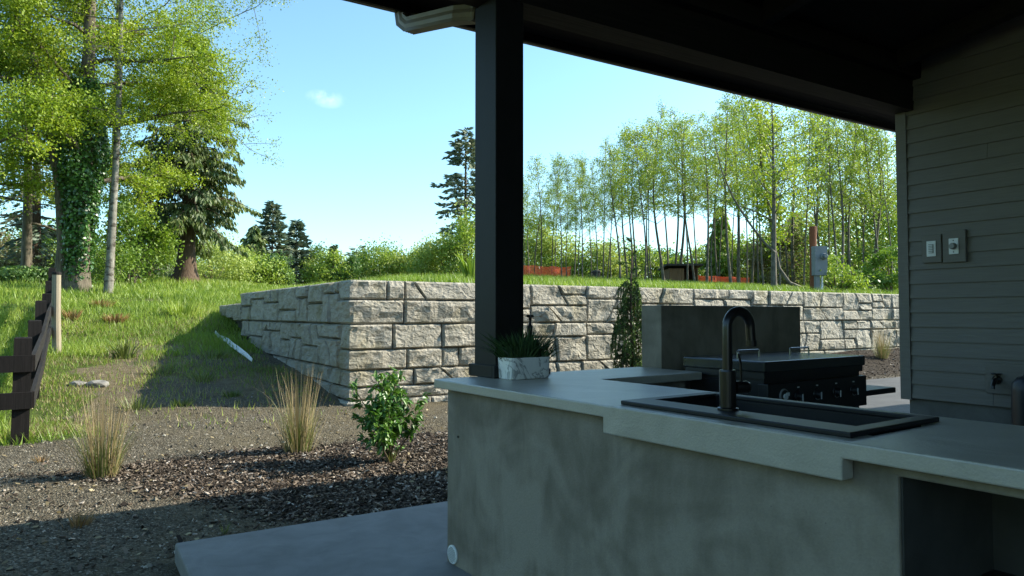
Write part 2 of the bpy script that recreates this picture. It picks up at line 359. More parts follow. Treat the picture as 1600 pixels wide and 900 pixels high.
M = dict(
    ground=ground_mat(), stone=stone_mat(), siding=siding_mat(), marble=marble_mat(),
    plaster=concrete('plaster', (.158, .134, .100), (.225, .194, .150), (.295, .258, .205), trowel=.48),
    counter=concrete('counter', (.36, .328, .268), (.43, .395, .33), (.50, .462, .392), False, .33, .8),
    slab=concrete('slab', (.16, .153, .14), (.20, .192, .178), (.24, .232, .216), False, .7, .4),
    foundation=concrete('foundation', (.10, .098, .09), (.13, .128, .118), (.165, .162, .15), False, .8),
    path=concrete('path', (.045, .046, .046), (.06, .061, .061), (.08, .081, .081), False, .7),  # walkway concrete, house shade painted into its darker tones
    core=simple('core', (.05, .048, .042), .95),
    postpaint=simple('post_paint', (.015, .0135, .013), .55, .25, var=.12, scale=9, bump=.05),
    darkwood=wood_mat('dark_stained_wood', (.010, .008, .007), (.019, .015, .013), 0),
    gutterblack=simple('gutter_black', (.015, .014, .014), .45, .5),
    downspout=simple('downspout_paint', (.30, .27, .22), .5, .4, var=.1),
    blackmetal=simple('black_metal', (.012, .012, .013), .42, .5, var=.2),
    lidmetal=simple('lid_metal', (.022, .024, .024), .24, .6, var=.25, scale=12),
    bronze=simple('oil_bronze', (.010, .008, .008), .28, .6, var=.2),
    steel=simple('steel', (.34, .34, .34), .30, .5, 1.0, var=.1),
    sink=simple('composite_sink', (.011, .011, .013), .42, .35, var=.2, scale=160),
    plastic=simple('white_plastic', (.70, .71, .70), .4, .5, var=.04),
    greyplastic=simple('grey_plastic', (.25, .25, .24), .45, .4, var=.1),
    holes=simple('hole', (.02, .02, .02), .8),
    fencewood=wood_mat('fence_wood', (.005, .004, .0035), (.014, .011, .010)),
    railwood=wood_mat('rail_wood', (.007, .0055, .0045), (.024, .020, .017), 1),
    stake=wood_mat('stake_wood', (.20, .165, .11), (.32, .275, .20)),
    rustpole=wood_mat('rust_pole', (.15, .045, .017), (.24, .085, .035)),
    meter=simple('meter_paint', (.17, .18, .185), .5, .4, var=.08),
    glass=simple('meter_glass', (.10, .11, .12), .12, .6),
    orange=simple('orange_mesh', (.95, .19, .06), .6, .3, var=.2, scale=3),
    hutwood=wood_mat('hut_wood', (.13, .07, .035), (.24, .14, .08)),
    hutroof=simple('hut_roof', (.05, .042, .04), .8),
    rock=simple('rock', (.20, .19, .17), .9, .2, var=.4, scale=9, bump=.6, bscale=20),
    pebble=None, chips=None,
    bark=barkmat('bark', (.055, .045, .032), (.17, .145, .105)),
    birch=barkmat('pale_bark', (.12, .11, .09), (.27, .255, .215), 5, 3.5, (.05, .043, .033)),
    cedarbark=barkmat('cedar_bark', (.055, .036, .024), (.14, .095, .066), 14, 1),
    alderbark=barkmat('alder_bark', (.055, .047, .036), (.19, .17, .135), 7, 2.5),
    twig=simple('twig', (.12, .095, .065), .9, .2),
    spring=leafmat('spring_leaf', [(.1, (.070, .112, .008)), (.5, (.145, .20, .012)), (.9, (.225, .265, .020))], (1.25, 1.25, .75), .45),
    midleaf=leafmat('mid_leaf', [(.1, (.045, .09, .012)), (.5, (.085, .145, .017)), (.9, (.145, .20, .022))], (1.2, 1.25, .8), .42),
    ivy=leafmat('ivy_leaf', [(.1, (.020, .058, .012)), (.5, (.050, .125, .022)), (.9, (.12, .22, .04))], (1, 1, .8), .15, .32, .5),
    alderleaf=leafmat('alder_leaf', [(.1, (.080, .128, .014)), (.5, (.155, .215, .020)), (.9, (.24, .285, .030))], (1.2, 1.2, .8), .45, nscale=.35),
    cedar=leafmat('cedar_spray', [(.1, (.034, .060, .022)), (.5, (.080, .115, .036)), (.9, (.15, .18, .052))], (1, 1.1, .7), .25, nscale=.9),
    fir=leafmat('fir_spray', [(.1, (.06, .10, .068)), (.5, (.12, .165, .105)), (.9, (.21, .21, .13))], (1, 1, .8), .15, nscale=.9),
    bush=leafmat('bush_leaf', [(.1, (.08, .135, .018)), (.5, (.15, .215, .028)), (.9, (.23, .275, .045))], (1.2, 1.2, .8), .4, nscale=.5),
    palebush=leafmat('pale_bush_leaf', [(.1, (.12, .16, .034)), (.5, (.20, .25, .05)), (.9, (.29, .32, .085))], (1.15, 1.15, .8), .4, nscale=.5),
    darkbush=leafmat('dark_bush_leaf', [(.1, (.035, .08, .020)), (.5, (.075, .135, .032)), (.9, (.13, .20, .045))], (1, 1.1, .8), .3, nscale=.5),
    brush=leafmat('brown_brush', [(.1, (.12, .10, .05)), (.5, (.19, .165, .08)), (.9, (.16, .19, .05))], (1, 1, .8), .3, nscale=.5),
    needle=leafmat('spruce_needle', [(.05, (.022, .045, .014)), (.5, (.065, .115, .026)), (.95, (.15, .22, .05))], (1, 1.1, .7), .2, nscale=3),
    grass=leafmat('grass_blade', [(.05, (.065, .105, .014)), (.4, (.115, .175, .020)), (.75, (.185, .23, .036)), (1, (.30, .27, .12))], (1.2, 1.25, .7), .42, .5, .3, .5),
    tan=leafmat('dry_stalk', [(.1, (.12, .09, .042)), (.5, (.21, .165, .085)), (.9, (.33, .27, .15))], (1, .95, .8), .3),
    tuft=leafmat('tuft_green', [(.1, (.04, .065, .014)), (.5, (.08, .11, .024)), (.9, (.16, .155, .06))], (1.1, 1.1, .7), .35),
    camellia=leafmat('glossy_leaf', [(.1, (.032, .085, .014)), (.5, (.068, .155, .026)), (.9, (.13, .22, .04))], (1.1, 1.2, .7), .22, .42, .4, 3),
    planter_leaf=leafmat('planter_leaf', [(.1, (.012, .035, .012)), (.5, (.03, .07, .02)), (.9, (.06, .10, .03))], (1, 1, .8), .2),
    dryweed=leafmat('dry_weed', [(.1, (.11, .055, .025)), (.5, (.19, .105, .04)), (.9, (.22, .17, .07))], (1, 1, .8), .25),
)
def speck(name, stops):
    m = Mt(name); m.col(m.ramp(m.attr('rnd'), stops)); m.set(.9, .2); return m.m
def netmat():
    m = Mt('orange_mesh'); m.col((.78, .15, .06)); m.set(.5, .3); m.translucent((.80, .14, .05), .28); return m.m
M['orange'] = netmat()
M['pebble'] = speck('pebble', [(0, (.05, .042, .03)), (.5, (.108, .092, .065)), (.85, (.18, .158, .118)), (1, (.36, .33, .27))])
M['chips'] = speck('bark_chip', [(0, (.020, .015, .011)), (.4, (.065, .050, .037)), (.7, (.14, .108, .08)), (.92, (.25, .205, .16)), (1, (.45, .41, .36))])

# ------------------------------------------------------------------ ground
def build_ground():
    xs = np.unique(np.round(np.concatenate([[-900, -400, -200, -120, -80, -55], np.arange(-40, -8, 2.), np.arange(-8, -2, .5), np.arange(-2, 9, .14), np.arange(9, 22, .3), np.arange(22, 60, 1.2), [70, 90, 130, 200, 400, 900], [WX + .2, WX + .32]]), 3))
    ys = np.unique(np.round(np.concatenate([[-900, -300, -80, -30, -12], np.arange(-8, 4, 1.), np.arange(4, 13, .14), np.arange(13, 26, .25), np.arange(26, 70, 1.2), [75, 85, 100, 140, 220, 400, 900], [WY + .2, WY + .32]]), 3))
    X, Y = np.meshgrid(xs, ys); Z = H(X, Y)
    under = (Y < 4.25) & (X > .6); Z = np.where(under, -.3, Z)
    under2 = (X > 8.9) & (X < 22) & (Y < 7.9); Z = np.where(under2, np.minimum(Z, -.12), Z)
    nx, ny = len(xs), len(ys); i = np.arange(ny - 1)[:, None] * nx + np.arange(nx - 1)[None]
    F = np.stack([i, i + 1, i + nx + 1, i + nx], -1).reshape(-1, 4)
    g = Geo(); g.add(np.stack([X, Y, Z], -1).reshape(-1, 3), F)
    me = g.mesh('ground', M['ground'], True)
    x, y = X.ravel(), Y.ravel()
    gm = grass_mask(x, y); mm = mulch_mask(x, y)
    so = np.clip((fbm(x * .8, y * .8, 71, 3) - .42) * 4, 0, 1) * np.clip((y - 9.6) / 1.5, 0, 1) * .9
    so = np.maximum(so, np.clip((fbm(x * .6, y * .6, 77, 3) - .5) * 3, 0, .5))
    so = np.maximum(so, .9 * bare_path(x, y))
    for n, a in (('grass', gm), ('mulch', mm * (1 - gm)), ('soil', so)):
        at_ = me.attributes.new(n, 'FLOAT', 'POINT'); at_.data.foreach_set('value', a.astype(np.float32))
    o = link('ground', me); o['kind'] = 'structure'
build_ground()
o = bx(.505, 9.0, -8, 4.31, -.13, 0).build('patio', M['slab'], bevel=.012); o['kind'] = 'structure'
o = bx(9.004, 21, -8, 8.0, -.13, -.002).build('walkway', M['path'], bevel=.012); o['kind'] = 'structure'

# ------------------------------------------------------------------ house: cover roof, post, siding wall
SX, SY = 5.88, 3.30
def ceil_z(y): return 3.33 + .165 * (3.18 - y)
def build_house():
    h = thing('house', (SX, SY, 0), 'dark covered patio of the house with lap siding wall, black porch post and low eave', 'house')
    lo = lambda x0, x1, y0, y1, z0, z1: bx(x0 - SX, x1 - SX, y0 - SY, y1 - SY, z0, z1)
    r0, r1 = -1.1, 15.0
    ye, yb = 4.03, -5.4
    Geo().prism([(ye - SY, ceil_z(ye)), (yb - SY, ceil_z(yb)), (yb - SY, ceil_z(yb) + .22), (ye - SY, ceil_z(ye) + .16)], 'x', r0 - SX, r1 - SX).build('roof', M['darkwood'], h)
    lo(r0, r1, ye + .001, ye + .026, 3.13, 3.40).build('fascia', M['darkwood'], h)
    gut = Geo().prism([(4.058 - SY, 3.15), (4.13 - SY, 3.15), (4.165 - SY, 3.20), (4.165 - SY, 3.275), (4.15 - SY, 3.275), (4.15 - SY, 3.21), (4.12 - SY, 3.168), (4.072 - SY, 3.168), (4.072 - SY, 3.275), (4.058 - SY, 3.275)], 'x', r0 - SX - .02, r1 - SX).build('gutter', M['gutterblack'], h)
    # downspout elbow, back to the post
    ds = Geo(); path = [(1.74, 4.10, 3.16), (1.742, 4.085, 3.09), (1.755, 4.03, 3.045), (1.80, 3.80, 3.005), (1.835, 3.55, 2.955), (1.90, 3.42, 2.93)]
    def profile_tube(g, path, w, d):
        P = np.array(path); T = np.gradient(P, axis=0); T /= np.linalg.norm(T, axis=1)[:, None]
        A = np.cross(T, (0, 0, 1.)); A[:2] = A[min(2, len(A) - 1)]; A /= np.linalg.norm(A, axis=1)[:, None]; B = np.cross(A, T)
        pr = []                                                     # ribbed rectangle
        for k in range(9): pr.append((-w + 2 * w * k / 8, d - (.006 if k % 2 else 0)))
        for k in range(5): pr.append((w - (.005 if k % 2 else 0), d - 2 * d * k / 4))
        for k in range(9): pr.append((w - 2 * w * k / 8, -d + (.006 if k % 2 else 0)))
        for k in range(5): pr.append((-w + (.005 if k % 2 else 0), -d + 2 * d * k / 4))
        n = len(pr); V = [P[i] + A[i] * a + B[i] * b for i in range(len(P)) for a, b in pr]
        F = [(i * n + j, i * n + (j + 1) % n, (i + 1) * n + (j + 1) % n, (i + 1) * n + j) for i in range(len(P) - 1) for j in range(n)]
        g.add(np.array(V) - (SX, SY, 0), F)
    profile_tube(ds, path, .036, .045)
    d = ds.build('downspout', M['downspout'], h)
    g2 = Geo(); profile_tube(g2, [(1.893, 3.45, 2.936), (1.899, 3.425, 2.931)], .041, .050); g2.build('collar', M['downspout'], d)
    g3 = lo(1.915, 1.975, 3.385, 3.44, .0, 2.90); g3.build('drop_pipe', M['gutterblack'], d)
    # beam on the post
    lo(r0, SX - .002, 3.165, 3.35, 2.93, 3.295).build('beam', M['darkwood'], h)
    lo(r0, SX - .002, 3.10, 3.163, 3.18, 3.31).build('ledger_strip', M['darkwood'], h)
    for k in range(5):                                              # rafters of the open ceiling
        x = -.9 + k * 1.6
        Geo().prism([(3.09 - SY, ceil_z(3.09) - .004), (-5.3 - SY, ceil_z(-5.3) - .004), (-5.3 - SY, ceil_z(-5.3) - .14), (3.09 - SY, ceil_z(3.09) - .14)], 'x', x - SX, x + .09 - SX).build('rafter', M['darkwood'], h)
    # post with its skirt; set square to the counter
    p = bx(-.107, .073, -.09, .115, .92, 2.928).build('post', M['postpaint'], h, (1.966 - SX, 3.256 - SY, 0), bevel=.004); p.rotation_euler = (0, 0, math.radians(3.3))
    q = Geo()
    for a in ((-.130, .096, -.113, -.0905), (-.130, .096, .1155, .137), (-.130, -.1075, -.09, .115), (.0735, .096, -.09, .115)): q.box(*a, .9205, .985)
    q.build('post_skirt', M['postpaint'], p, bevel=.003)
    # siding wall
    lo(SX + .005, 14.9, -5.2, SY - .004, .565, 3.27).build('wall_panel', M['siding'], h)
    Geo().prism([(SY - .01 - SY, 3.268), (-5.2 - SY, 3.268), (-5.2 - SY, ceil_z(-5.2) - .01), (SY - .01 - SY, ceil_z(SY) - .01)], 'x', .006, .2).build('gable_panel', M['siding'], h)
    z = .565; ex = .1165
    while z < 4.55:
        top = z + ex + .012
        y1 = SY - .075
        ycl = 3.18 - (top + .02 - 3.33) / .165
        y1 = min(y1, ycl)
        if y1 < -4.9: break
        g = Geo().prism([(-.0225, z), (.004, z), (.004, top), (-.0065, top)], 'y', -5.19 - SY, y1 - SY)
        k = int(round(z / ex))
        if k % 4 == 1 and y1 > 2.2:                                  # butt joint
            yj = (2.05, 2.62, 1.7, 2.33)[(k // 4) % 4]
            g = Geo().prism([(-.0225, z), (.004, z), (.004, top), (-.0065, top)], 'y', -5.19 - SY, yj - SY)
            Geo().prism([(-.0225, z), (.004, z), (.004, top), (-.0065, top)], 'y', yj + .0025 - SY, y1 - SY).build('siding_board', M['siding'], h)
        g.build('siding_board', M['siding'], h); z += ex
    lo(SX - .028, SX + .004, SY - .0735, SY + .012, .55, ceil_z(SY) - .03).build('corner_board', M['siding'], h)
    lo(SX + .0045, SX + .11, SY - .002, SY + .012, .55, 3.2).build('corner_board', M['siding'], h)
    lo(SX + .03, 14.85, -5.15, SY - .03, -.12, .562).build('foundation', M['foundation'], h)
    # the house wall behind the cook
    lo(-1.0, SX + .004, -5.35, -5.2, -.1, 4.55).build('rear_wall', M['siding'], h)
    # two wall controls
    for nm, (y0, y1), (zz0, zz1) in (('switch', (2.955, 3.105), (1.662, 1.885)), ('dial', (2.775, 2.945), (1.655, 1.905))):
        blk = lo(SX - .045, SX - .003, y0, y1, zz0, zz1).build(nm + '_block', M['siding'], h, bevel=.004)
        yc = (y0 + y1) / 2; zc = (zz0 + zz1) / 2
        lo(SX - .052, SX - .0455, yc - .036, yc + .036, zc - .062, zc + .062).build('cover_plate', M['plastic'], blk, bevel=.003)
        if nm == 'switch':
            lo(SX - .057, SX - .0525, yc - .018, yc + .018, zc - .036, zc + .036).build('louver_frame', M['greyplastic'], blk)
            for k in range(5): lo(SX - .061, SX - .0575, yc - .016, yc + .016, zc - .031 + k * .0135, zc - .024 + k * .0135).build('louver', M['plastic'], blk)
        else:
            kn = Geo(); a = np.linspace(0, 2 * math.pi, 13)[:-1]
            kn.tube([(SX - .0525 - SX, yc - SY, zc), (SX - .072 - SX, yc - SY, zc), (SX - .085 - SX, yc - SY, zc)], [.026, .026, .021], 14); kn.build('knob', M['greyplastic'], blk)
            for dz in (-.045, .045): Geo().tube([(-.0515, yc - SY, zc + dz), (-.0545, yc - SY, zc + dz)], .0045, 8).build('screw', M['holes'], blk)
    # hose bib on its block
    blk = lo(SX - .04, SX - .003, 2.33, 2.66, .66, .885).build('bib_block', M['siding'], h, bevel=.004)
    g = Geo(); y = 2.58 - SY
    g.tube([(-.041, y, .765), (-.06, y, .765), (-.09, y, .757), (-.115, y, .72), (-.118, y, .70)], [.016, .018, .018, .016, .018], 8)
    g.tube([(-.06, y, .765), (-.06, y, .79), (-.06, y, .805)], [.010, .008, .008], 8)
    g.tube([(-.041, y, .765), (-.05, y, .765)], .034, 12)
    g.build('hose_bib', M['bronze'], blk)
    w = Geo(); a = np.linspace(0, 2 * math.pi, 17); w.tube([(-.06 + .028 * math.cos(t), y + .028 * math.sin(t), .809) for t in a], .006, 6)
    w.box(-.086, -.034, y - .004, y + .004, .806, .811); w.build('valve_wheel', M['bronze'], blk)
build_house()

# ------------------------------------------------------------------ counter
CA = math.radians(3.3); COX, COY = 1.578, 3.256
def cw(x, y): return (COX + x * math.cos(CA) - y * math.sin(CA), COY + x * math.sin(CA) + y * math.cos(CA))
def cells(g, xs, ys, fill, z0, z1):
    """slab of grid cells: outer faces only"""
    nx, ny = len(xs) - 1, len(ys) - 1; f = lambda i, j: 0 <= i < nx and 0 <= j < ny and fill(i, j)
    for i in range(nx):
        for j in range(ny):
            if not f(i, j): continue
            a, b, c, d = xs[i], xs[i + 1], ys[j], ys[j + 1]
            g.add([(a, c, z1), (b, c, z1), (b, d, z1), (a, d, z1)], [(0, 1, 2, 3)]); g.add([(a, c, z0), (a, d, z0), (b, d, z0), (b, c, z0)], [(0, 1, 2, 3)])
            if not f(i - 1, j): g.add([(a, c, z0), (a, c, z1), (a, d, z1), (a, d, z0)], [(0, 1, 2, 3)])
            if not f(i + 1, j): g.add([(b, c, z0), (b, d, z0), (b, d, z1), (b, c, z1)], [(0, 1, 2, 3)])
            if not f(i, j - 1): g.add([(a, c, z0), (b, c, z0), (b, c, z1), (a, c, z1)], [(0, 1, 2, 3)])
            if not f(i, j + 1): g.add([(a, d, z0), (a, d, z1), (b, d, z1), (b, d, z0)], [(0, 1, 2, 3)])
    return g
def voxels(g, xs, ys, zs, fill):
    nx, ny, nz = len(xs) - 1, len(ys) - 1, len(zs) - 1
    f = lambda i, j, k: 0 <= i < nx and 0 <= j < ny and 0 <= k < nz and fill(i, j, k)
    for i in range(nx):
        for j in range(ny):
            for k in range(nz):
                if not f(i, j, k): continue
                a, b, c, d, e, h = xs[i], xs[i + 1], ys[j], ys[j + 1], zs[k], zs[k + 1]
                if not f(i, j, k + 1): g.add([(a, c, h), (b, c, h), (b, d, h), (a, d, h)], [(0, 1, 2, 3)])
                if not f(i, j, k - 1): g.add([(a, c, e), (a, d, e), (b, d, e), (b, c, e)], [(0, 1, 2, 3)])
                if not f(i - 1, j, k): g.add([(a, c, e), (a, c, h), (a, d, h), (a, d, e)], [(0, 1, 2, 3)])
                if not f(i + 1, j, k): g.add([(b, c, e), (b, d, e), (b, d, h), (b, c, h)], [(0, 1, 2, 3)])
                if not f(i, j - 1, k): g.add([(a, c, e), (b, c, e), (b, c, h), (a, c, h)], [(0, 1, 2, 3)])
                if not f(i, j + 1, k): g.add([(a, d, e), (a, d, h), (b, d, h), (b, d, e)], [(0, 1, 2, 3)])
    return g
def build_counter():
    t = thing('outdoor_counter', (COX, COY, 0), 'L shaped concrete outdoor kitchen counter with pale top and trowelled plaster sides', 'counter', CA)
    xs = [0, .055, .16, .555, .69, 1.47]; ys = [-4.2, -2.14, -2.135, -1.255, -1.23, -.46, .035]
    def fill(i, j, k):
        if k == 0: return i == 0 and 1 <= j <= 3
        return (i < 4 or j == 5) and not (i == 2 and j == 2)
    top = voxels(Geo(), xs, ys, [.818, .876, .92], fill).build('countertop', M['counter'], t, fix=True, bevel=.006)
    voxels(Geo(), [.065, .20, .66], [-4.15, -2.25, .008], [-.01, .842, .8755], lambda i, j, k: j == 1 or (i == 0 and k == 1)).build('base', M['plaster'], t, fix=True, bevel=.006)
    bx(.075, .659, -2.256, -2.2512, -.005, .841).build('niche_shade_panel', M['core'], t)  # dark sheets added to paint shade into the knee space
    bx(.590, .5995, -4.14, -2.2565, -.005, .875).build('niche_shade_panel', M['core'], t)
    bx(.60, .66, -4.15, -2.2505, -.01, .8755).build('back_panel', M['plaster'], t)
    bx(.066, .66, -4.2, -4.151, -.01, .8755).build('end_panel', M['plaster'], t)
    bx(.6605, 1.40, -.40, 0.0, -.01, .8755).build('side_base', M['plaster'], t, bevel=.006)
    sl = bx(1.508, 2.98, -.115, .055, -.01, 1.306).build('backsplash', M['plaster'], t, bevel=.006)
    # round perforated vent cover on the front face
    g = Geo(); rad = .046
    for rr, xx in ((rad, -.0005), (rad, -.006), (rad * .86, -.008)): pass
    yc, zc = -.055, .05
    g.tube([(.0645, yc, zc), (.058, yc, zc), (.0555, yc, zc)], [rad, rad, rad * .88], 22)
    v = g.build('vent_cover', M['plastic'], t)
    hs = Geo()
    for i in range(-4, 5):
        for j in range(-4, 5):
            a, c = (i + .5 * (j % 2)) * .0095, j * .0085
            if a * a + c * c < (rad * .8) ** 2: hs.tube([(.0556, yc + a, zc + c), (.0550, yc + a, zc + c)], .0031, 6)
    o = hs.build('perforation', M['holes'], v); o['kind'] = 'stuff'
    # small dark nail hole in the plaster
    Geo().tube([(.0652, -.10, .64), (.0615, -.10, .64)], .006, 8).build('plug', M['holes'], t)
    return t
build_counter()

def build_sink():
    t = thing('sink', (*cw(.06, -1.70), .92), 'black composite drop in sink set in the concrete counter', 'sink', CA)
    x0, x1, y0, y1 = 0, .505, -.43, .44; ix0, ix1, iy0, iy1 = .125, .465, -.375, .385
    xs = [x0, ix0, ix1, x1]; ys = [y0, iy0, iy1, y1]
    cells(Geo(), xs, ys, lambda i, j: not (i == 1 and j == 1), .0005, .016).build('rim', M['sink'], t, fix=True, bevel=.004)
    g = Geo(); d = -.21; k = .012
    g.box(ix0 - k, ix0 - .0005, iy0, iy1, d, .0); g.box(ix1 + .0005, ix1 + k, iy0, iy1, d, .0)
    g.box(ix0 - k, ix1 + k, iy0 - k, iy0 - .0005, d, .0); g.box(ix0 - k, ix1 + k, iy1 + .0005, iy1 + k, d, .0); g.box(ix0 - k, ix1 + k, iy0 - k, iy1 + k, d - .015, d - .001)
    g.build('basin', M['sink'], t)
    Geo().lathe([(0, d + .004), (.035, d + .004), (.045, d), (.045, d - .0005)], .3, 0, 18).build('drain', M['steel'], t)
build_sink()

def build_faucet():
    x, y = cw(.165, -1.655)
    t = thing('faucet', (x, y, .937), 'tall dark bronze gooseneck faucet with side lever on the sink rim', 'faucet', CA)
    Geo().lathe([(0, 0), (.034, 0), (.034, .006), (.027, .009), (.027, .125), (.025, .131), (0, .131)], k=24).build('body', M['bronze'], t, smooth=False)
    R = .055; cz = .268; P = [(0, 0, .1305), (0, 0, .2)]
    for a in np.linspace(0, math.pi * 1.02, 15): P.append((R - R * math.cos(a), -.01 * (1 - math.cos(a)) * .5, cz + R * math.sin(a)))
    P.append((2 * R + .002, -.011, .225))
    Geo().tube(P, .0165, 14).build('spout', M['bronze'], t, smooth=True)
    Geo().tube([(2 * R + .002, -.011, .2255), (2 * R + .0025, -.011, .205)], [.0185, .0185], 14).build('aerator', M['bronze'], t)
    hd = Geo().tube([(.024, -.012, .072), (.06, -.03, .072), (.066, -.033, .072)], [.021, .021, .017], 14).build('handle', M['bronze'], t)
    Geo().tube([(.043, -.0215, .090), (.040, -.022, .15), (.032, -.020, .185)], [.0045, .004, .0035], 8).build('lever', M['bronze'], hd)
build_faucet()

def oval_ring(a, b, z, n=28, p=7):
    th = np.arange(n) * 2 * math.pi / n
    return [(a * math.copysign(abs(math.cos(t)) ** (2 / p), math.cos(t)), b * math.copysign(abs(math.sin(t)) ** (2 / p), math.sin(t)), z) for t in th]
def build_planter():
    x, y = cw(.405, -.190); t = thing('planter', (x, y, .9205), 'white marble trough planter beside the post with bushy artificial grass', 'planter', CA)
    rings = [oval_ring(.120, .064, 0), oval_ring(.124, .068, .004), oval_ring(.129, .071, .107), oval_ring(.128, .070, .110), oval_ring(.119, .061, .109), oval_ring(.117, .059, .085)]
    n = 28; V = sum(rings, []); F = [(i * n + j, i * n + (j + 1) % n, (i + 1) * n + (j + 1) % n, (i + 1) * n + j) for i in range(5) for j in range(n)]
    g = Geo(); g.add(V, F); g.add(rings[-1] + [(0, 0, .085)], [(i, (i + 1) % n, n) for i in range(n)]); g.add(rings[0] + [(0, 0, 0)], [((i + 1) % n, i, n) for i in range(n)])
    g.build('pot', M['marble'], t)
    rs = np.random.RandomState(4); g = Geo()
    for k in range(420):
        bxx, byy = rs.uniform(-.11, .11), rs.uniform(-.05, .05); hgt = rs.uniform(.09, .2) * (1 - .25 * abs(bxx) / .115)
        lean = np.array((bxx * 1.0 + rs.normal(0, .035), byy * 1.2 + rs.normal(0, .035), 0)); w = rs.uniform(.003, .006)
        a = rs.uniform(0, 6.28); side = np.array((math.cos(a), math.sin(a), 0)) * w
        b0 = np.array((bxx, byy, .086)); m_ = b0 + lean * .4 + (0, 0, hgt * .6); e = b0 + lean * 1.1 + (0, 0, hgt)
        g.add([b0 - side, b0 + side, m_ + side * .8, m_ - side * .8], [(0, 1, 2, 3)], rs.rand()); g.add([m_ - side * .8, m_ + side * .8, e], [(0, 1, 2)], rs.rand())
    o = g.build('grass', M['planter_leaf'], t); o['kind'] = 'stuff'
build_planter()

def build_spigot():
    x, y = cw(.605, -.035); t = thing('grinder', (x, y, .9205), 'slim black turned stand with flat top rising behind the potted grass', 'stand', CA)
    bx(-.055, .075, -.03, .03, 0, .03).build('foot', M['blackmetal'], t, bevel=.003)
    Geo().lathe([(0, .0305), (.014, .0305), (.011, .16), (.012, .24), (.017, .262), (.008, .272), (.0075, .305), (.011, .312)], -.045, 0, 14).build('stem', M['blackmetal'], t, smooth=True)
    Geo().lathe([(0, .3125), (.021, .3125), (.022, .318), (.021, .327), (0, .327)], -.045, 0, 16).build('cap', M['blackmetal'], t)
build_spigot()

def build_grill():
    x, y = cw(1.482, -.865); t = thing('griddle', (x, y, 0), 'black flat top gas griddle with closed lid, steel handles and row of knobs', 'griddle', CA)
    W_, D = 1.0, .56
    bx(0, W_, 0, D, .940, 1.0).build('lid', M['lidmetal'], t, bevel=.008)
    bx(.012, W_ - .012, .012, D - .01, .905, .9395).build('cooktop', M['blackmetal'], t)
    bx(.03, W_ - .02, .03, D - .02, .88, .9045).build('burner_tray', M['blackmetal'], t)
    cp = bx(.02, W_ + .0, -.005, .06, .70, .8795).build('control_panel', M['blackmetal'], t, bevel=.005)
    bx(.03, W_ - .03, .061, D - .03, .70, .8795).build('firebox', M['blackmetal'], t)
    for i, (kx) in enumerate((.155, .290, .47, .665, .85)):
        kz = .80
        if i == 0:
            k = Geo().tube([(kx, -.0055, kz + .01), (kx, -.013, kz + .01)], [.040, .038], 20).build('dial_plate', M['greyplastic'], cp)
            Geo().tube([(kx, -.0135, kz + .01), (kx, -.0145, kz + .01)], .033, 20).build('dial_face', M['blackmetal'], k)
            g = Geo().tube([(kx, -.0148, kz + .008), (kx, -.024, kz + .008)], .016, 14); g.box(kx - .004, kx + .024, -.027, -.0242, kz + .012, kz + .03); g.build('knob', M['plastic'], k)
        else:
            k = Geo().tube([(kx, -.0055, kz), (kx, -.010, kz)], [.036, .034], 20).build('knob_bezel', M['blackmetal'], cp)
            Geo().tube([(kx, -.0105, kz), (kx, -.032, kz), (kx, -.036, kz)], [.025, .022, .019], 16).build('knob', M['blackmetal'], k)
            bx(kx - .012, kx - .003, -.0385, -.0363, kz - .024, kz + .014).build('pointer', M['plastic'], k)
            a = np.linspace(-2.4, -.6, 8); Geo().tube([(kx + .03 * math.cos(q), -.0115, kz + .03 * math.sin(q)) for q in a], .0022, 5).build('bezel_ring', M['greyplastic'], k)
            bx(kx - .008, kx + .008, -.008, -.0052, kz + .047, kz + .053).build('mark', M['plastic'], cp)
    for hx in (.17, .68):
        p = [(hx, .30, 1.0), (hx, .30, 1.034), (hx + .006, .30, 1.04), (hx + .194, .30, 1.04), (hx + .20, .30, 1.034), (hx + .20, .30, 1.0)]
        Geo().tube(p, .0055, 8).build('handle', M['steel'], t)
    sh = bx(W_ + .005, W_ + .36, .0, .46, .752, .786).build('side_shelf', M['blackmetal'], t, bevel=.005)
    for lx in (.05, W_ - .05):
        for ly in (.03, D - .07): bx(lx - .025, lx + .025, ly, ly + .04, .08, .6995).build('leg', M['blackmetal'], t)
    bx(.076, W_ - .076, .035, .055, .20, .24).build('crossbar', M['blackmetal'], t); bx(.076, W_ - .076, D - .06, D - .04, .20, .24).build('crossbar', M['blackmetal'], t)
    for lx in (.05, W_ - .05):
        for ly in (.05, D - .05):
            Geo().tube([(lx - .015, ly, .04), (lx + .015, ly, .04)], .04, 14).build('wheel', M['blackmetal'], t)
build_grill()

def build_stool():
    t = thing('stool', (2.24, 1.02, 0), 'black round topped stool tucked under the counter', 'stool')
    Geo().lathe([(0, .455), (.15, .455), (.165, .47), (.165, .485), (.15, .50), (.08, .507), (0, .508)], k=24).build('seat', M['blackmetal'], t)
    for a in range(4):
        q = a * math.pi / 2 + .4; Geo().tube([(.10 * math.cos(q), .10 * math.sin(q), .454), (.13 * math.cos(q), .13 * math.sin(q), .0)], .013, 8).build('leg', M['blackmetal'], t)
build_stool()
def build_canister():
    t = thing('covered_canister', (5.64, 2.27, 0), 'tall black fabric covered canister against the siding by the hose tap', 'canister')
    Geo().lathe([(0, 0), (.125, 0), (.13, .02), (.128, .72), (.12, .775), (.09, .81), (.04, .825), (0, .826)], k=24).build('cover', M['blackmetal'], t, smooth=True)
    Geo().tube([(.0, -.05, .82), (.0, -.04, .86), (.0, .04, .86), (.0, .05, .82)], .010, 8).build('carry_loop', M['blackmetal'], t)
build_canister()

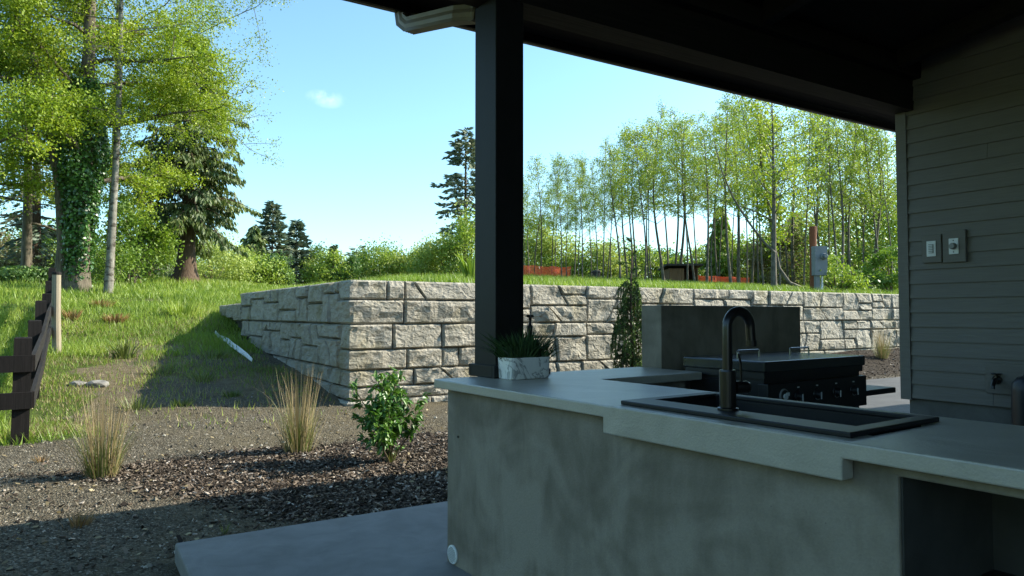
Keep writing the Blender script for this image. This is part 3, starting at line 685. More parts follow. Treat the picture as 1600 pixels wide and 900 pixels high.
# ------------------------------------------------------------------ retaining wall, stone by stone
def build_wall():
    t = thing('retaining_wall', (WX, WY, 0), 'grey retaining wall of split faced stone blocks in courses, turning a corner below the meadow', 'wall')
    rng = random.Random(11)
    def pos(u):
        return (0., -u) if u < 0 else (u, 0.)
    def nor(u):
        a = sm((u + .06) / .12) * math.pi / 2; return (-math.cos(a), -math.sin(a))
    cnt = [0]
    def stone(c, proud=0., par=t):
        (u0b, u1b, u1t, u0t, z0, z1) = c; gap = .007; gv = .017 if u1b < .2 and u0b < -.45 else .008; rec = .05 if gv > .01 else .026
        w = max(u1b - u0b, u1t - u0t); hgt = z1 - z0
        nu = int(min(10, max(3, round(w / .14)))); nv = int(min(5, max(3, round(hgt / .10))))
        s = cnt[0] * 7.3; cnt[0] += 1
        tilt = rng.uniform(-.014, .014); tv = rng.uniform(-.016, .016); base = rng.uniform(0, .018) + proud
        us = np.linspace(0, 1, nu + 1); vs = np.linspace(0, 1, nv + 1)
        e = .028 / max(w, .1); us = np.unique(np.concatenate([[0, e, 1 - e, 1], us[1:-1]]))
        e2 = .028 / hgt; vs = np.unique(np.concatenate([[0, e2, 1 - e2, 1], vs[1:-1]]))
        corner = u0b < 0 < u1b
        if corner:
            k = -u0b / (u1b - u0b); us = np.unique(np.concatenate([us[(us < k - .09) | (us > k + .09)], [k - .045 / w, k, k + .045 / w]]))
        V = []; NU, NV = len(us), len(vs)
        for j, v in enumerate(vs):
            for i, q in enumerate(us):
                ua = (u0b + gv) * (1 - v) + (u0t + gv) * v; ub = (u1b - gv) * (1 - v) + (u1t - gv) * v
                u = ua * (1 - q) + ub * q; z = (z0 + gap) * (1 - v) + (z1 - gap * .6) * v
                d = base + tilt * (q - .5) * 2 + tv * (v - .5) * 2 + .06 * (float(fbm(u * 2.2 + s, z * 4.1 + s, 5, 3)) - .5) +   .018 * (float(vnoise(u * 9 + s, z * 11, 8)) > .5)
                if i in (0, NU - 1) or j in (0, NV - 1): d = min(d, base) - rec
                p = pos(u); n = nor(u)
                k2 = 1.0
                V.append((p[0] + n[0] * d * k2, p[1] + n[1] * d * k2, z))
        F = [(j * NU + i, j * NU + i + 1, (j + 1) * NU + i + 1, (j + 1) * NU + i) for j in range(NV - 1) for i in range(NU - 1)]
        # back ring: top and bottom caps and ends
        ring = [i for i in range(NU)] + [j * NU + NU - 1 for j in range(1, NV)] + [(NV - 1) * NU + i for i in range(NU - 2, -1, -1)] + [j * NU for j in range(NV - 2, 0, -1)]
        dep = .24; b0 = len(V)
        for r in ring:
            j, i = divmod(r, NU); v = vs[j]; q = us[i]
            ua = (u0b + gv) * (1 - v) + (u0t + gv) * v; ub = (u1b - gv) * (1 - v) + (u1t - gv) * v; u = ua * (1 - q) + ub * q
            if corner: p = (max(dep, u), dep) if u > 0 else (dep, max(dep, -u))
            else:
                pp = pos(u); nn = (-1, 0) if u < 0 else (0, -1); p = (pp[0] - nn[0] * dep, pp[1] - nn[1] * dep)
            V.append((p[0], p[1], V[r][2]))
        m = len(ring); F += [(ring[a], b0 + a, b0 + (a + 1) % m, ring[(a + 1) % m]) for a in range(m)]
        g = Geo(); g.add(V, F); return g.build('stone', M['stone'], par)
    def row(us, z0, z1, slant=None, proud=0):
        for i in range(len(us) - 1):
            a, b = us[i], us[i + 1]
            ab, at_ = a if isinstance(a, tuple) else (a, a); bb, bt = b if isinstance(b, tuple) else (b, b)
            stone((ab, bb, bt, at_, z0, z1), proud)
    # the corner as photographed (bottom, top of each joint)
    row([-.48, .57, .86, (1.22, 1.0), 2.22], 1.465, 1.76)
    row([-.48, .85, 2.22], 1.10, 1.465)
    row([-.45, .67, 1.50, 2.24], .72, 1.10)
    row([-.45, .90, 1.50, 1.80, 2.66], .42, .72)
    row([-.40, 1.02, (1.75, 1.45), 2.66], .17, .42)
    row([-.85, .75, 1.62, 2.66], -.02, .17)
    row([-.9, .45, 1.3, 2.66], -.24, -.02, proud=.045)
    def fill_band(ua, ub, z0, z1, sgn, stepz=None):
        u = ua
        while u < ub - .05:
            w = rng.uniform(.85, 1.75)
            if ub - (u + w) < .5: w = ub - u
            a, b = u, u + w
            s0 = 0; zs = z0 + (z1 - z0) * rng.choice((.36, .45, .52, .58, .64, .68))
            for (q0, q1) in ((z0, zs), (zs, z1)):
                n = 1 if w < 1.0 and rng.random() < .6 else (2 if w < 1.5 else rng.choice((2, 3)))
                cuts = [a] + [a + w * (k + rng.uniform(-.18, .18)) / n for k in range(1, n)] + [b]
                joints = []
                for k, c in enumerate(cuts):
                    sl = 0 if k in (0, n) else rng.choice((0, .02, -.03, .08, .13, -.12, -.17))
                    joints.append((c - sl, c + sl))
                for k in range(n):
                    (ab, at_), (bb, bt) = joints[k], joints[k + 1]
                    if (q1 - q0) > .3 and rng.random() < .16:
                        zm = q0 + (q1 - q0) * rng.uniform(.4, .6); mm = lambda J: (J[0] + J[1]) / 2
                        stone(tuple(x for x in (ab, bb, mm((bb, bt)), mm((ab, at_)), q0, zm))); stone((mm((ab, at_)), mm((bb, bt)), bt, at_, zm, q1))
                    else: stone((ab, bb, bt, at_, q0, q1))
            u += w
    def fill_left(ub, ua, z0, z1):
        # columns run away from the corner; mirrored in u
        fill_band(ua, ub, z0, z1, -1)
    E = 16.2
    fill_band(2.22, E, 1.10, 1.76, 1); fill_band(2.66, E, .42, 1.10 - .0, 1) if False else None
    # second band starts with two different joints
    row([2.24, 3.1], .72, 1.10); row([2.66, 3.1], .42, .72)
    fill_band(3.1, E, .42, 1.10, 1)
    fill_band(2.66, 9.0, -.1, .42, 1)
    row([9.0, 10.1, 11.2, 12.4, 13.5, 14.8, E], .1, .42)
    L1 = -7.8
    def ragged(ua, ub, z0, z1, w0=.62, w1=1.4):
        u = ua
        while u > ub + .05:
            w = rng.uniform(w0, w1)
            if (u - w) - ub < .35: w = u - ub
            a, b = u - w, u; zs = z0 + (z1 - z0) * rng.choice((.34, .42, .5, .58, .66, .72))
            for (q0, q1) in ((z0, zs), (zs, z1)):
                n = 1 if w < .7 or rng.random() < .4 else 2
                sl = rng.choice((0, .03, -.05, .08, -.09)); m = a + w * rng.uniform(.35, .65)
                if n == 1: stone((a, b, b, a, q0, q1))
                else: stone((a, m - sl, m + sl, a, q0, q1)); stone((m - sl, b, b, m + sl, q0, q1))
            u -= w
    ragged(-.48, L1, 1.10, 1.76); ragged(-.45, -6.9, .42, 1.10); row([L1, -7.3, -6.9], .72, 1.10); ragged(-.40, -4.9, .17 - .02, .42, .6, 1.0) if False else row([-4.9, -4.3, (-3.6, -3.5), -2.9, (-2.2, -2.3), -1.5, -.9, -.40], .17, .42)
    row([-3.4, -2.3, -1.5, -.85], -.02, .17); row([-2.4, -1.6, -.9], -.24, -.02, proud=.045)
    bx(.16, .6, -.0 + .16, 7.75, -.4, 1.69).build('core', M['core'], t)
    bx(.161, E, .16, .55, -.4, 1.688).build('core', M['core'], t)
    # low tail at the far end
    for (a, b, z0, z1) in ((-10.75, -9.7, 1.18, 1.50), (-9.7, -8.75, 1.14, 1.51), (-8.75, -7.84, 1.08, 1.52)): stone((a, b, b, a, z0, z1))
    bx(.16, .5, 7.8, 10.7, .4, 1.44).build('core', M['core'], t)
    return cnt[0]
NST = build_wall()

# ------------------------------------------------------------------ fence, stakes, small things on the slope
def build_fence():
    fx = -.43; ys = [9.0, 11.75, 14.1, 16.9, 19.3, 21.8]
    t = thing('rail_fence', (fx, ys[0], 0), 'weathered dark wooden post and rail fence turning a corner at the grass edge', 'fence')
    rng = random.Random(5); tops = []
    pts = [(fx, y) for y in ys] + [(fx - 2.6, ys[0] + .06)]
    me = None
    for i, (x, y) in enumerate(pts):
        z = float(H(x, y)); w = .078
        hgt = [1.10, 1.08, 1.09, 1.08, 1.08, 1.07, 1.1][i]
        g = Geo(); V = []
        prof = [(w, 0), (w, hgt - .012), (w - .012, hgt)]
        for s, zz in prof: V += [(-s, -s, zz), (s, -s, zz), (s, s, zz), (-s, s, zz)]
        F = [(k * 4 + j, k * 4 + (j + 1) % 4, k * 4 + 4 + (j + 1) % 4, k * 4 + 4 + j) for k in range(2) for j in range(4)] + [(8, 9, 10, 11)]
        V[:4] = [(a, b, -.3) for a, b, _ in V[:4]]
        g.add(V, F); p = g.build('post', M['fencewood'], t, (x - fx, y - ys[0], z)); p.rotation_euler = (rng.uniform(-.012, .012), rng.uniform(-.015, .015), rng.uniform(-.06, .06))
    def rail(a, b, za, zb, hh=.085, thick=.02, mat='railwood'):
        a = np.array(a); b = np.array(b); d = b - a; d /= np.linalg.norm(d); s = np.array((-d[1], d[0])) * thick
        V = []
        for p, z in ((a, za), (b, zb)):
            for q in (-1, 1):
                for e in (-1, 1): V.append((p[0] + s[0] * q - fx, p[1] + s[1] * q - ys[0], z + e * hh))
        g = Geo(); g.add(V, [(0, 1, 3, 2), (4, 6, 7, 5), (0, 4, 5, 1), (2, 3, 7, 6), (0, 2, 6, 4), (1, 5, 7, 3)]); g.build('rail', M[mat], t)
    for lev in (.83, .45):
        rail((fx - 2.7, ys[0] - .10), (fx + .10, ys[0] - .10), float(H(fx - 2.6, ys[0])) + lev, float(H(fx, ys[0])) + lev, mat='fencewood')
        for i in range(5):
            a, b = pts[i], pts[i + 1]
            rail((a[0] + .10, a[1] - (.07 if i == 0 else -.003)), (b[0] + .10, b[1]), float(H(*a)) + lev, float(H(*b)) + lev)
build_fence()

def build_stake():
    x, y = -.235, 15.45; z = float(H(x, y)); top = zof(90, 425, 13.0)
    t = thing('round_stake', (x, y, z), 'pale round wooden stake with dark cap standing in the grass beside the fence', 'stake')
    Geo().tube([(0.03, 0, -.2), (.0, 0, .7), (-.01, 0, top - z - .05)], [.075, .073, .07], 12).build('shaft', M['stake'], t)
    Geo().tube([(-.01, 0, top - z - .0495), (-.01, 0, top - z - .01), (-.01, 0, top - z)], [.078, .078, .066], 12).build('cap', M['fencewood'], t)
build_stake()

def build_strip():
    # white half pipe lying beside the foot of the wall
    a = np.array(gp(336, 523)); b = np.array(gp(394, 569)); n = 8
    P = [a * (1 - k / n) + b * (k / n) for k in range(n + 1)]
    g = Geo(); d = (b - a)[:2]; d /= np.linalg.norm(d); s = np.array((-d[1], d[0]))
    V = []
    for i, p in enumerate(P):
        w = .042 * max(.06, math.sin(math.pi * (.02 + .96 * i / n)) ** .7)
        z = float(H(p[0], p[1]))
        for k in range(7):
            q = -1 + k / 3
            V.append((p[0] + s[0] * q * w - a[0], p[1] + s[1] * q * w - a[1], z + .05 + .22 * w * (q * q) + (q + 1) * .5 * .05 - a[2]))
        for k in range(6, -1, -1):
            q = -1 + k / 3
            V.append((p[0] + s[0] * q * w - a[0], p[1] + s[1] * q * w - a[1], z + .038 + .22 * w * (q * q) + (q + 1) * .5 * .05 - a[2]))
    m = 14
    F = [(i * m + j, i * m + (j + 1) % m, (i + 1) * m + (j + 1) % m, (i + 1) * m + j) for i in range(n) for j in range(m)]
    g.add(V, F); o = g.build('drain_channel', M['plastic'], None, tuple(a)); setp(o, 'long white plastic channel lying on the shaded gravel beside the wall foot', 'pipe')
build_strip()

def rock(x, y, r, label, seed):
    bm = bmesh.new(); bmesh.ops.create_icosphere(bm, subdivisions=2, radius=1)
    for v in bm.verts:
        n = float(fbm(v.co.x * 1.3 + seed, v.co.y * 1.3 + v.co.z, seed, 3)) - .5
        v.co = Vector((v.co.x * r * 1.3, v.co.y * r, v.co.z * r * .6)) * (1 + n * .7)
    me = bpy.data.meshes.new('rock'); bm.to_mesh(me); bm.free(); me.materials.append(M['rock'])
    o = link('rock', me, None, (x, y, float(H(x, y)) + r * .15)); setp(o, label, 'rock')
p = gp(152, 604); rock(p[0], p[1], .13, 'grey rock half sunk in bare soil on the slope, right one of two', 3)
p = gp(122, 602); rock(p[0], p[1], .10, 'smaller dark rock in the grass edge, left one of two', 8)

# ------------------------------------------------------------------ things beyond the wall
def mesh_fence(pxa, pxb, Z, label, hh):
    a = at(pxa, Z); b = at(pxb, Z + .8)
    t = thing('safety_fence', a, label, 'safety fence')
    n = 10; d = np.array(b) - np.array(a); rs = np.random.RandomState(int(pxa))
    # netting: real strands in both directions on a sagging sheet
    g = Geo(); cols = 60; rows = 14
    top = [hh * (1 - .07 * math.sin(math.pi * ((k / cols * 3) % 1)) - .02 * rs.rand()) for k in range(cols + 1)]
    def pt(i, j):
        k = i / cols; x = d[0] * k; y = d[1] * k; w = .03 * math.sin(i * .23 + j * .2)
        return (x + w * .7, y + w, float(H(a[0] + x, a[1] + y)) - a[2] + .03 + top[i] * j / rows)
    for i in range(cols + 1):
        for j in range(rows):
            p, q = np.array(pt(i, j)), np.array(pt(i, j + 1)); e = d / np.linalg.norm(d) * .010; g.add([p - e, p + e, q + e, q - e], [(0, 1, 2, 3)])
    for j in range(rows + 1):
        for i in range(cols):
            p, q = np.array(pt(i, j)), np.array(pt(i + 1, j)); e = np.array((0, 0, .008)); g.add([p - e, q - e, q + e, p + e], [(0, 1, 2, 3)])
    o = g.build('netting', M['orange'], t); s = o.modifiers.new('thickness', 'SOLIDIFY'); s.thickness = .006
    for k in range(4):
        x, y = d[0] * k / 3, d[1] * k / 3; zz = float(H(a[0] + x, a[1] + y)) - a[2]
        Geo().tube([(x, y, zz - .1), (x, y, zz + hh + .08)], .018, 6).build('stake', M['twig'], t)
mesh_fence(806, 892, 32, 'orange plastic safety netting among the alder trunks just right of the porch post', .62)
mesh_fence(1090, 1172, 34, 'orange plastic safety netting behind the alders right of the small hut', .42)

def build_hut():
    a = at(1069, 33.5); t = thing('hut', a, 'small brown open fronted hut with dark flat roof among the alders', 'hut', -PHI)
    w, dd, hh = .68, .8, .78
    def b(*q): return bx(*q)
    b(-w, -w + .05, 0, dd * 2, -.1, hh).build('side_wall', M['hutwood'], t); b(w - .05, w, 0, dd * 2, -.1, hh).build('side_wall', M['hutwood'], t)
    b(-w + .051, w - .051, dd * 2 - .05, dd * 2, -.1, hh).build('back_wall', M['hutwood'], t)
    for k in range(5): b(-w + .052 + k * .13, -w + .175 + k * .13, .0, .03, -.05, hh - .002).build('plank', M['hutwood'], t)
    Geo().prism([(-.25, hh + .12), (dd * 2 + .2, hh + .003), (dd * 2 + .2, hh + .08), (-.25, hh + .21)], 'x', -w - .2, w + .2).build('roof', M['hutroof'], t)
build_hut()
def build_bin():
    a = at(932, 33); t = thing('bin', a, 'small dark lidded bin on the grass between the alder trunks', 'bin')
    Geo().lathe([(0, -.05), (.17, -.05), (.20, .40), (.22, .42), (.22, .46), (.15, .53), (0, .55)], k=14).build('bin_body', M['greyplastic'] if False else M['hutroof'], t)
    Geo().tube([(-.1, -.2, .52), (-.1, -.23, .56), (.1, -.23, .56), (.1, -.2, .52)], .012, 6).build('bin_handle', M['blackmetal'], t)
build_bin()
def build_meter():
    a = at(1272, 19.2); s = 19.2 / FPX; Z0 = a[2]
    t = thing('utility_post', a, 'rust brown pole carrying a grey electric meter box at the wall edge', 'meter post', -PHI + .12)
    top = zof(1272, 354, 19.2) - Z0
    Geo().tube([(0, 0, -.3), (0, 0, top - .01), (0, 0, top)], [.095, .093, .085], 12).build('pole', M['rustpole'], t)
    z0 = zof(1276, 431, 19.2) - Z0; z1 = zof(1276, 386, 19.2) - Z0
    b = Geo().prism([(-.11, z0), (.21, z0), (.24, z0 + .25), (.24, z1), (-.11, z1)], 'y', -.29, -.10).build('meter_box', M['meter'], t, bevel=.008)
    zc = zof(1281, 402, 19.2) - Z0
    Geo().tube([(.12, -.2905, zc), (.12, -.34, zc), (.12, -.36, zc)], [.085, .085, .07], 16).build('meter_ring', M['meter'], b)
    Geo().tube([(.12, -.3605, zc), (.12, -.42, zc), (.12, -.43, zc)], [.07, .066, .045], 16).build('meter_glass', M['glass'], b)
    bx(-.06, .05, -.24, -.12, -.1, z0 - .001).build('conduit_box', M['meter'], t); Geo().tube([(.13, -.19, -.1), (.13, -.19, z0 - .001)], .03, 8).build('conduit', M['plastic'], t)
    Geo().tube([(.06, -.22, -.05), (.10, -.22, .14), (.125, -.22, .15)], .028, 8).build('conduit', M['plastic'], t)
build_meter()

# ------------------------------------------------------------------ vegetation
UP = np.array((0, 0, 1.))
def unit(v): return v / (np.linalg.norm(v) + 1e-9)
def limb(rs, p, d, L, n, wob, up):
    P = [np.array(p, float)]; d = unit(np.array(d, float))
    for i in range(n):
        d = unit(d + rs.normal(0, wob, 3) + UP * up); P.append(P[-1] + d * L / n)
    return np.array(P)
def along(P, t):
    t = np.clip(t, 0, .9999) * (len(P) - 1); i = int(t); return P[i] + (P[i + 1] - P[i]) * (t - i), unit(P[i + 1] - P[i])

def broadleaf(seed, h, r, cb, nl, LL, el, leaves, size, lean=(0, 0), spread=.30, nsub=6, droop=-.02, sigma=.22, flare=1.25, k=8, straight=.05, azs=None, top=.12, shape=None):
    """trunk + limbs and a leaf crown; returns (wood Geo, leaf Geo)"""
    rs = np.random.RandomState(seed); wood = Geo(); leaf = Geo()
    n = 14; P = []
    for i in range(n + 1):
        t = i / n; P.append((lean[0] * t * h + straight * math.sin(t * 5 + seed), lean[1] * t * h + straight * math.cos(t * 4 + seed * 2) - straight * math.cos(seed * 2), -.25 + t * (h + .25)))
    P = np.array(P); tt = np.linspace(0, 1, n + 1); R = r * (1 - .86 * tt) * (1 + (flare - 1) * np.exp(-tt * 22)); wood.tube(P, R, k)
    C = []; Wt = []
    for i in range(nl):
        t = cb + (1 - cb) * (i + rs.uniform(0, 1)) / nl * .97; p, td = along(P, t)
        az = (i * 2.39996 + rs.uniform(-.5, .5)) if azs is None else azs[i % len(azs)] + rs.uniform(-.35, .35)
        q = (t - cb) / (1 - cb); prof = shape(q) if shape else (.55 + .45 * math.sin(math.pi * min(1, q * 1.15 + .12))) * (1 - q * (1 - top) * .8)
        L = LL * prof * rs.uniform(.75, 1.2); e = el + .45 * q + rs.uniform(-.15, .15)
        d = np.array((math.cos(az) * math.cos(e), math.sin(az) * math.cos(e), math.sin(e)))
        B = limb(rs, p, d, L, 6, .14, droop); rb = max(.012, r * (1 - .8 * t) * .36)
        wood.tube(B, np.linspace(rb, rb * .2, 7), 5, cap=False)
        for s in range(nsub):
            u = spread + (1 - spread) * (s + rs.rand()) / nsub; sp, sd = along(B, u)
            d2 = unit(sd + rs.normal(0, .75, 3)); L2 = L * rs.uniform(.22, .42) * (1.15 - .5 * u)
            S = limb(rs, sp, d2, L2, 4, .2, .0); wood.tube(S, np.linspace(rb * .33, .004, 5), 3, cap=False)
            for c in S[1:]: C.append(c); Wt.append(L2)
            if rs.rand() < .8:
                d3 = unit(d2 + rs.normal(0, .8, 3)); S3 = limb(rs, S[2], d3, L2 * .7, 3, .2, -.02); wood.tube(S3, np.linspace(rb * .2, .003, 4), 3, cap=False)
                for c in S3[1:]: C.append(c); Wt.append(L2 * .8)
    C = np.array(C); Wt = np.array(Wt)
    clump = rs.rand(len(C)) ** 1.1 + .08                              # clumps of unequal density leave gaps
    pk = rs.choice(len(C), leaves, p=clump * Wt / (clump * Wt).sum())
    X = C[pk] + rs.normal(0, 1, (leaves, 3)) * sigma * np.array((1, 1, .75))
    quads(leaf, X, size, rs, nbias=np.array((0, 0, .7)), aspect=.62, rnd=np.clip(.5 + rs.normal(0, .22, leaves) + (rs.rand(len(C))[pk] - .5) * .5, 0, 1))
    return wood, leaf

def conifer(seed, h, r, cb, R, kind, dens=1.0, lean=(0, 0), power=.9, flare=1.6, gap=0., droop=-.10, el0=.05, sz=1.):
    rs = np.random.RandomState(seed); wood = Geo(); leaf = Geo(); n = 14
    P = np.array([(lean[0] * t * h, lean[1] * t * h, -.3 + t * (h + .3)) for t in np.linspace(0, 1, n + 1)])
    tt = np.linspace(0, 1, n + 1); wood.tube(P, r * (1 - .93 * tt) * (1 + (flare - 1) * np.exp(-tt * 16)), 10)
    nb = int(h * 9 * dens); X = []; D = []; S = []; rn = []
    for i in range(nb):
        q = (i + rs.rand()) / nb; t = cb + (1 - cb) * q
        if gap and vnoise(q * 9 + seed, i * .37, seed) < gap: continue
        p, _ = along(P, t); az = i * 2.39996 + rs.uniform(-.4, .4)
        L = R * ((1 - q) ** power * (1 - .35 * math.exp(-q * 9)) + .03) * rs.uniform(.65, 1.18); e = el0 + .55 * q + rs.uniform(-.12, .12)
        d = np.array((math.cos(az) * math.cos(e), math.sin(az) * math.cos(e), math.sin(e)))
        B = limb(rs, p, d, L, 6, .07, droop); B[-1][2] += .05 * L
        wood.tube(B, np.linspace(max(.012, r * .20 * (1 - t)), .005, 7), 4, cap=False)
        m = int((5 + L * 13) * dens); br = rs.uniform(.15, .85)
        for s in range(m):
            u = .16 + .84 * (s + rs.rand()) / m; c, bd = along(B, u); side = unit(np.cross(bd, UP)) * rs.choice((-1, 1))
            wdt = L * .22 * (1.1 - u) + .06; o = side * rs.uniform(0, 1) * wdt
            if kind == 'cedar': dd = unit(bd * .55 + side * .55 + np.array((0, 0, -rs.uniform(.6, 2.0)))); 
            else: dd = unit(bd * .8 + side * .7 + np.array((0, 0, rs.uniform(-.25, .25))))
            X.append(c + o + np.array((0, 0, -.02 - rs.uniform(0, .05)))); D.append(dd); S.append(rs.uniform(.16, .34) * sz); rn.append(np.clip(br + rs.normal(0, .2), 0, 1))
    X = np.array(X); D = np.array(D); S = np.array(S)[:, None]; rn = np.array(rn); m = len(X)
    for rep in range(2):
        sd = np.cross(D, rs.normal(size=(m, 3))); sd /= np.linalg.norm(sd, axis=1)[:, None] + 1e-9; w = S * .17
        J = X + rs.normal(0, .06, (m, 3)) * rep
        V = np.stack([J - sd * w * .3, J + D * S * .45 - sd * w, J + D * S * 1.1, J + D * S * .5 + sd * w], 1)
        leaf.add(V.reshape(-1, 3), np.arange(m * 4).reshape(-1, 4), rn)
    return wood, leaf

def shrubmass(seed, rx, rz, leaves, size, stems=6, clumps=26, tall=1.0):
    rs = np.random.RandomState(seed); wood = Geo(); leaf = Geo()
    K = []
    for c in range(clumps):
        a = rs.uniform(0, 6.283); q = math.sqrt(rs.rand()); z = rs.uniform(.06, 1) ** .9
        prof = math.sqrt(max(.04, 1 - abs(z - .38) ** 2 / .42)); K.append((math.cos(a) * q * rx * prof, math.sin(a) * q * rx * prof, z * rz * rs.uniform(.8, 1.08), rs.uniform(.10, .22)))
    for s in range(stems):
        k = K[s % clumps]; P = limb(rs, (rs.normal(0, rx * .1), rs.normal(0, rx * .1), -.1), (k[0] * .7, k[1] * .7, max(.4, k[2])), math.dist((0, 0, 0), k[:3]), 5, .07, .02); wood.tube(P, np.linspace(.05 * rx ** .5, .008, 6), 5, cap=False)
    pk = rs.randint(0, clumps, leaves); Kc = np.array(K); sg = Kc[pk, 3][:, None] * np.array((rx, rx, rz * .55))
    X = Kc[pk, :3] + rs.normal(0, 1, (leaves, 3)) * sg
    X[:, 2] = np.abs(X[:, 2]); cl = rs.rand(clumps)[pk]
    quads(leaf, X, size, rs, nbias=np.array((0, 0, .5)), aspect=.6, rnd=np.clip(.25 + .5 * cl + rs.normal(0, .16, leaves), 0, 1))
    return wood, leaf

def plant(name, loc, label, cat, wood, leaf, bark, lm, group=None, rz=0, sc=1, parts=('trunk', 'crown')):
    t = thing(name, loc, label, cat, rz, group); t.scale = (sc, sc, sc)
    wood.build(parts[0], M[bark], t, smooth=True); leaf.build(parts[1], M[lm], t); return t
def copytree(src, loc, label, group, rz, sc):
    r = src.copy(); COL.objects.link(r); r.location = loc; r.rotation_euler = (0, 0, rz); r.scale = sc; r['label'] = label
    if group: r['group'] = group
    for ch in src.children:
        c = ch.copy(); COL.objects.link(c); c.parent = r
    return r

# direction helpers: screen right / away, on the ground
RT = np.array((math.cos(PHI), -math.sin(PHI))); AW = np.array((math.sin(PHI), math.cos(PHI)))
AZR = math.atan2(RT[1], RT[0])

def big_trees():
    # ivy clad double trunk
    loc = at(118, 22.2)
    w, l = broadleaf(31, 15.5, .34, .22, 30, 4.7, .25, 84000, .080, (.02, .01), nsub=8, sigma=.21, flare=1.5, k=10)
    rs = np.random.RandomState(9)
    w.tube([(-.36, .1, -.3), (-.32, .1, 1.5), (-.45, .15, 3.4), (-.85, .2, 5.5), (-1.4, .3, 8)], [.30, .22, .20, .16, .08], 9)
    t = plant('ivy_covered_tree', loc, 'big leafy tree with dark glossy ivy round its trunk, left behind the fence', 'tree', w, l, 'bark', 'spring')
    g = Geo(); n = 15000; z = rs.uniform(0, 1, n) ** .75 * 6.6; a = rs.uniform(0, 6.283, n); rad = .30 + .24 * fbm(a * 1.2, z * .9, 4, 3) + .55 * np.exp(-((z - 4.7) / 1.3) ** 2) * fbm(a, z, 6, 2) + rs.normal(0, .06, n)
    rad *= np.where(z < 1.2, .72 + .2 * z, 1); keep = (fbm(a * 1.5, z * 1.3, 14, 3) > .34) | (z > 2.2)
    X = np.stack([np.cos(a) * rad + z * .015, np.sin(a) * rad, z + .05], 1)[keep]
    quads(g, X, .105, rs, nbias=np.stack([np.cos(a), np.sin(a), a * 0 + .4], 1)[keep] * 1.2, aspect=.8)
    o = g.build('ivy', M['ivy'], t)
    # pale straight trunk
    loc = at(171, 22.0)
    w, l = broadleaf(12, 17, .125, .34, 24, 3.3, .35, 28000, .075, (.006, -.004), nsub=7, sigma=.2, flare=1.25, k=10, straight=.10)
    plant('pale_trunk_tree', loc, 'tall slim tree with pale mottled straight trunk right of the ivy covered one', 'tree', w, l, 'birch', 'spring')
    # airy tree whose limbs reach right over the cedar
    loc = at(169, 27)
    w, l = broadleaf(44, 16.5, .17, .36, 28, 7.6, .30, 36000, .080, (.012, 0), nsub=9, sigma=.2, azs=[AZR, AZR + .5, AZR - .5, AZR + 1.1, AZR - 1.2, AZR + 2.5, AZR - 2.4], droop=.01)
    plant('spreading_tree', loc, 'airy spring tree with long dark limbs reaching right across the blue sky', 'tree', w, l, 'bark', 'spring')
    loc = at(38, 25)
    w, l = broadleaf(57, 15, .17, .16, 28, 5.2, .2, 78000, .082, (-.01, 0), nsub=8, sigma=.23)
    plant('leafy_tree', loc, 'dense yellow green leafy tree at the far left edge beyond the fence', 'tree', w, l, 'bark', 'midleaf')
    loc = at(-130, 20)
    w, l = broadleaf(63, 14, .26, .18, 24, 5.0, .15, 52000, .08, (.02, 0), nsub=8, sigma=.21, azs=[AZR, AZR + .7, AZR - .7, AZR + 1.6, AZR - 1.6, AZR + 3])
    plant('overhanging_tree', loc, 'leafy tree outside the left edge whose pale limbs reach into view', 'tree', w, l, 'bark', 'spring')
    # dark conifer low at left
    loc = at(52, 29)
    w, l = conifer(3, 9.5, .26, .16, 3.0, 'fir', 1.0, gap=.2, droop=-.16)
    plant('dark_fir', loc, 'dark drooping fir half hidden behind the ivy covered trunk', 'conifer', w, l, 'cedarbark', 'fir')
    # the cedar with flared trunk
    loc = at(288, 32)
    w, l = conifer(8, 11.3, .38, .23, 3.6, 'cedar', 2.3, (.035, 0), power=.7, flare=2.1, gap=.27, droop=-.14, el0=.10, sz=.95)
    plant('cedar', loc, 'large cedar with drooping boughs and a flared leaning trunk on the meadow edge', 'cedar', w, l, 'cedarbark', 'cedar', rz=AZR)
    loc = at(232, 36)
    w, l = conifer(15, 7.5, .2, .08, 2.6, 'cedar', 1.0, gap=.1)
    plant('young_cedar', loc, 'smaller dark conifer in the shade left of the big cedar', 'conifer', w, l, 'cedarbark', 'cedar')
    # conifers in the far line
    for (px, py, Z, R, sd, lab, lm, kd) in ((424, 318, 52, 2.2, 21, 'dark pointed conifer just right of the big cedar', 'fir', 'fir'), (395, 352, 50, 1.9, 22, 'lower conifer close beside the big cedar boughs', 'cedar', 'cedar'), (462, 346, 55, 2.1, 23, 'broad cone shaped conifer standing alone in the far tree line', 'fir', 'fir'), (520, 382, 60, 1.1, 24, 'small thin conifer right of the cone shaped one in the far line', 'cedar', 'cedar'),
                                        (1128, 322, 46, 1.5, 25, 'slim green conifer showing between alder trunks above the second netting', 'bush', 'cedar'), (1243, 330, 48, 1.6, 26, 'slim green conifer showing between alder trunks left of the meter box', 'bush', 'cedar')):
        loc = at(px, Z); h = zof(px, py, Z) - loc[2]
        w, l = conifer(sd, h, .14, .05, R, kd, 1.9, gap=.0, power=.8, sz=1.5)
        plant('conifer', loc, lab, 'conifer', w, l, 'cedarbark', lm, 'conifers in the far tree line')
    # tall fir beside the post
    loc = at(727, 60); h = zof(727, 203, 60) - loc[2]
    w, l = conifer(33, h, .26, .34, 3.3, 'fir', 1.15, gap=.40, power=.5, droop=-.09, el0=-.12, sz=1.7)
    plant('tall_fir', loc, 'tall ragged bluish fir just left of the porch post', 'fir tree', w, l, 'cedarbark', 'fir')
    # crooked tree top on the skyline
    loc = at(548, 70); h = zof(548, 388, 70) - loc[2]
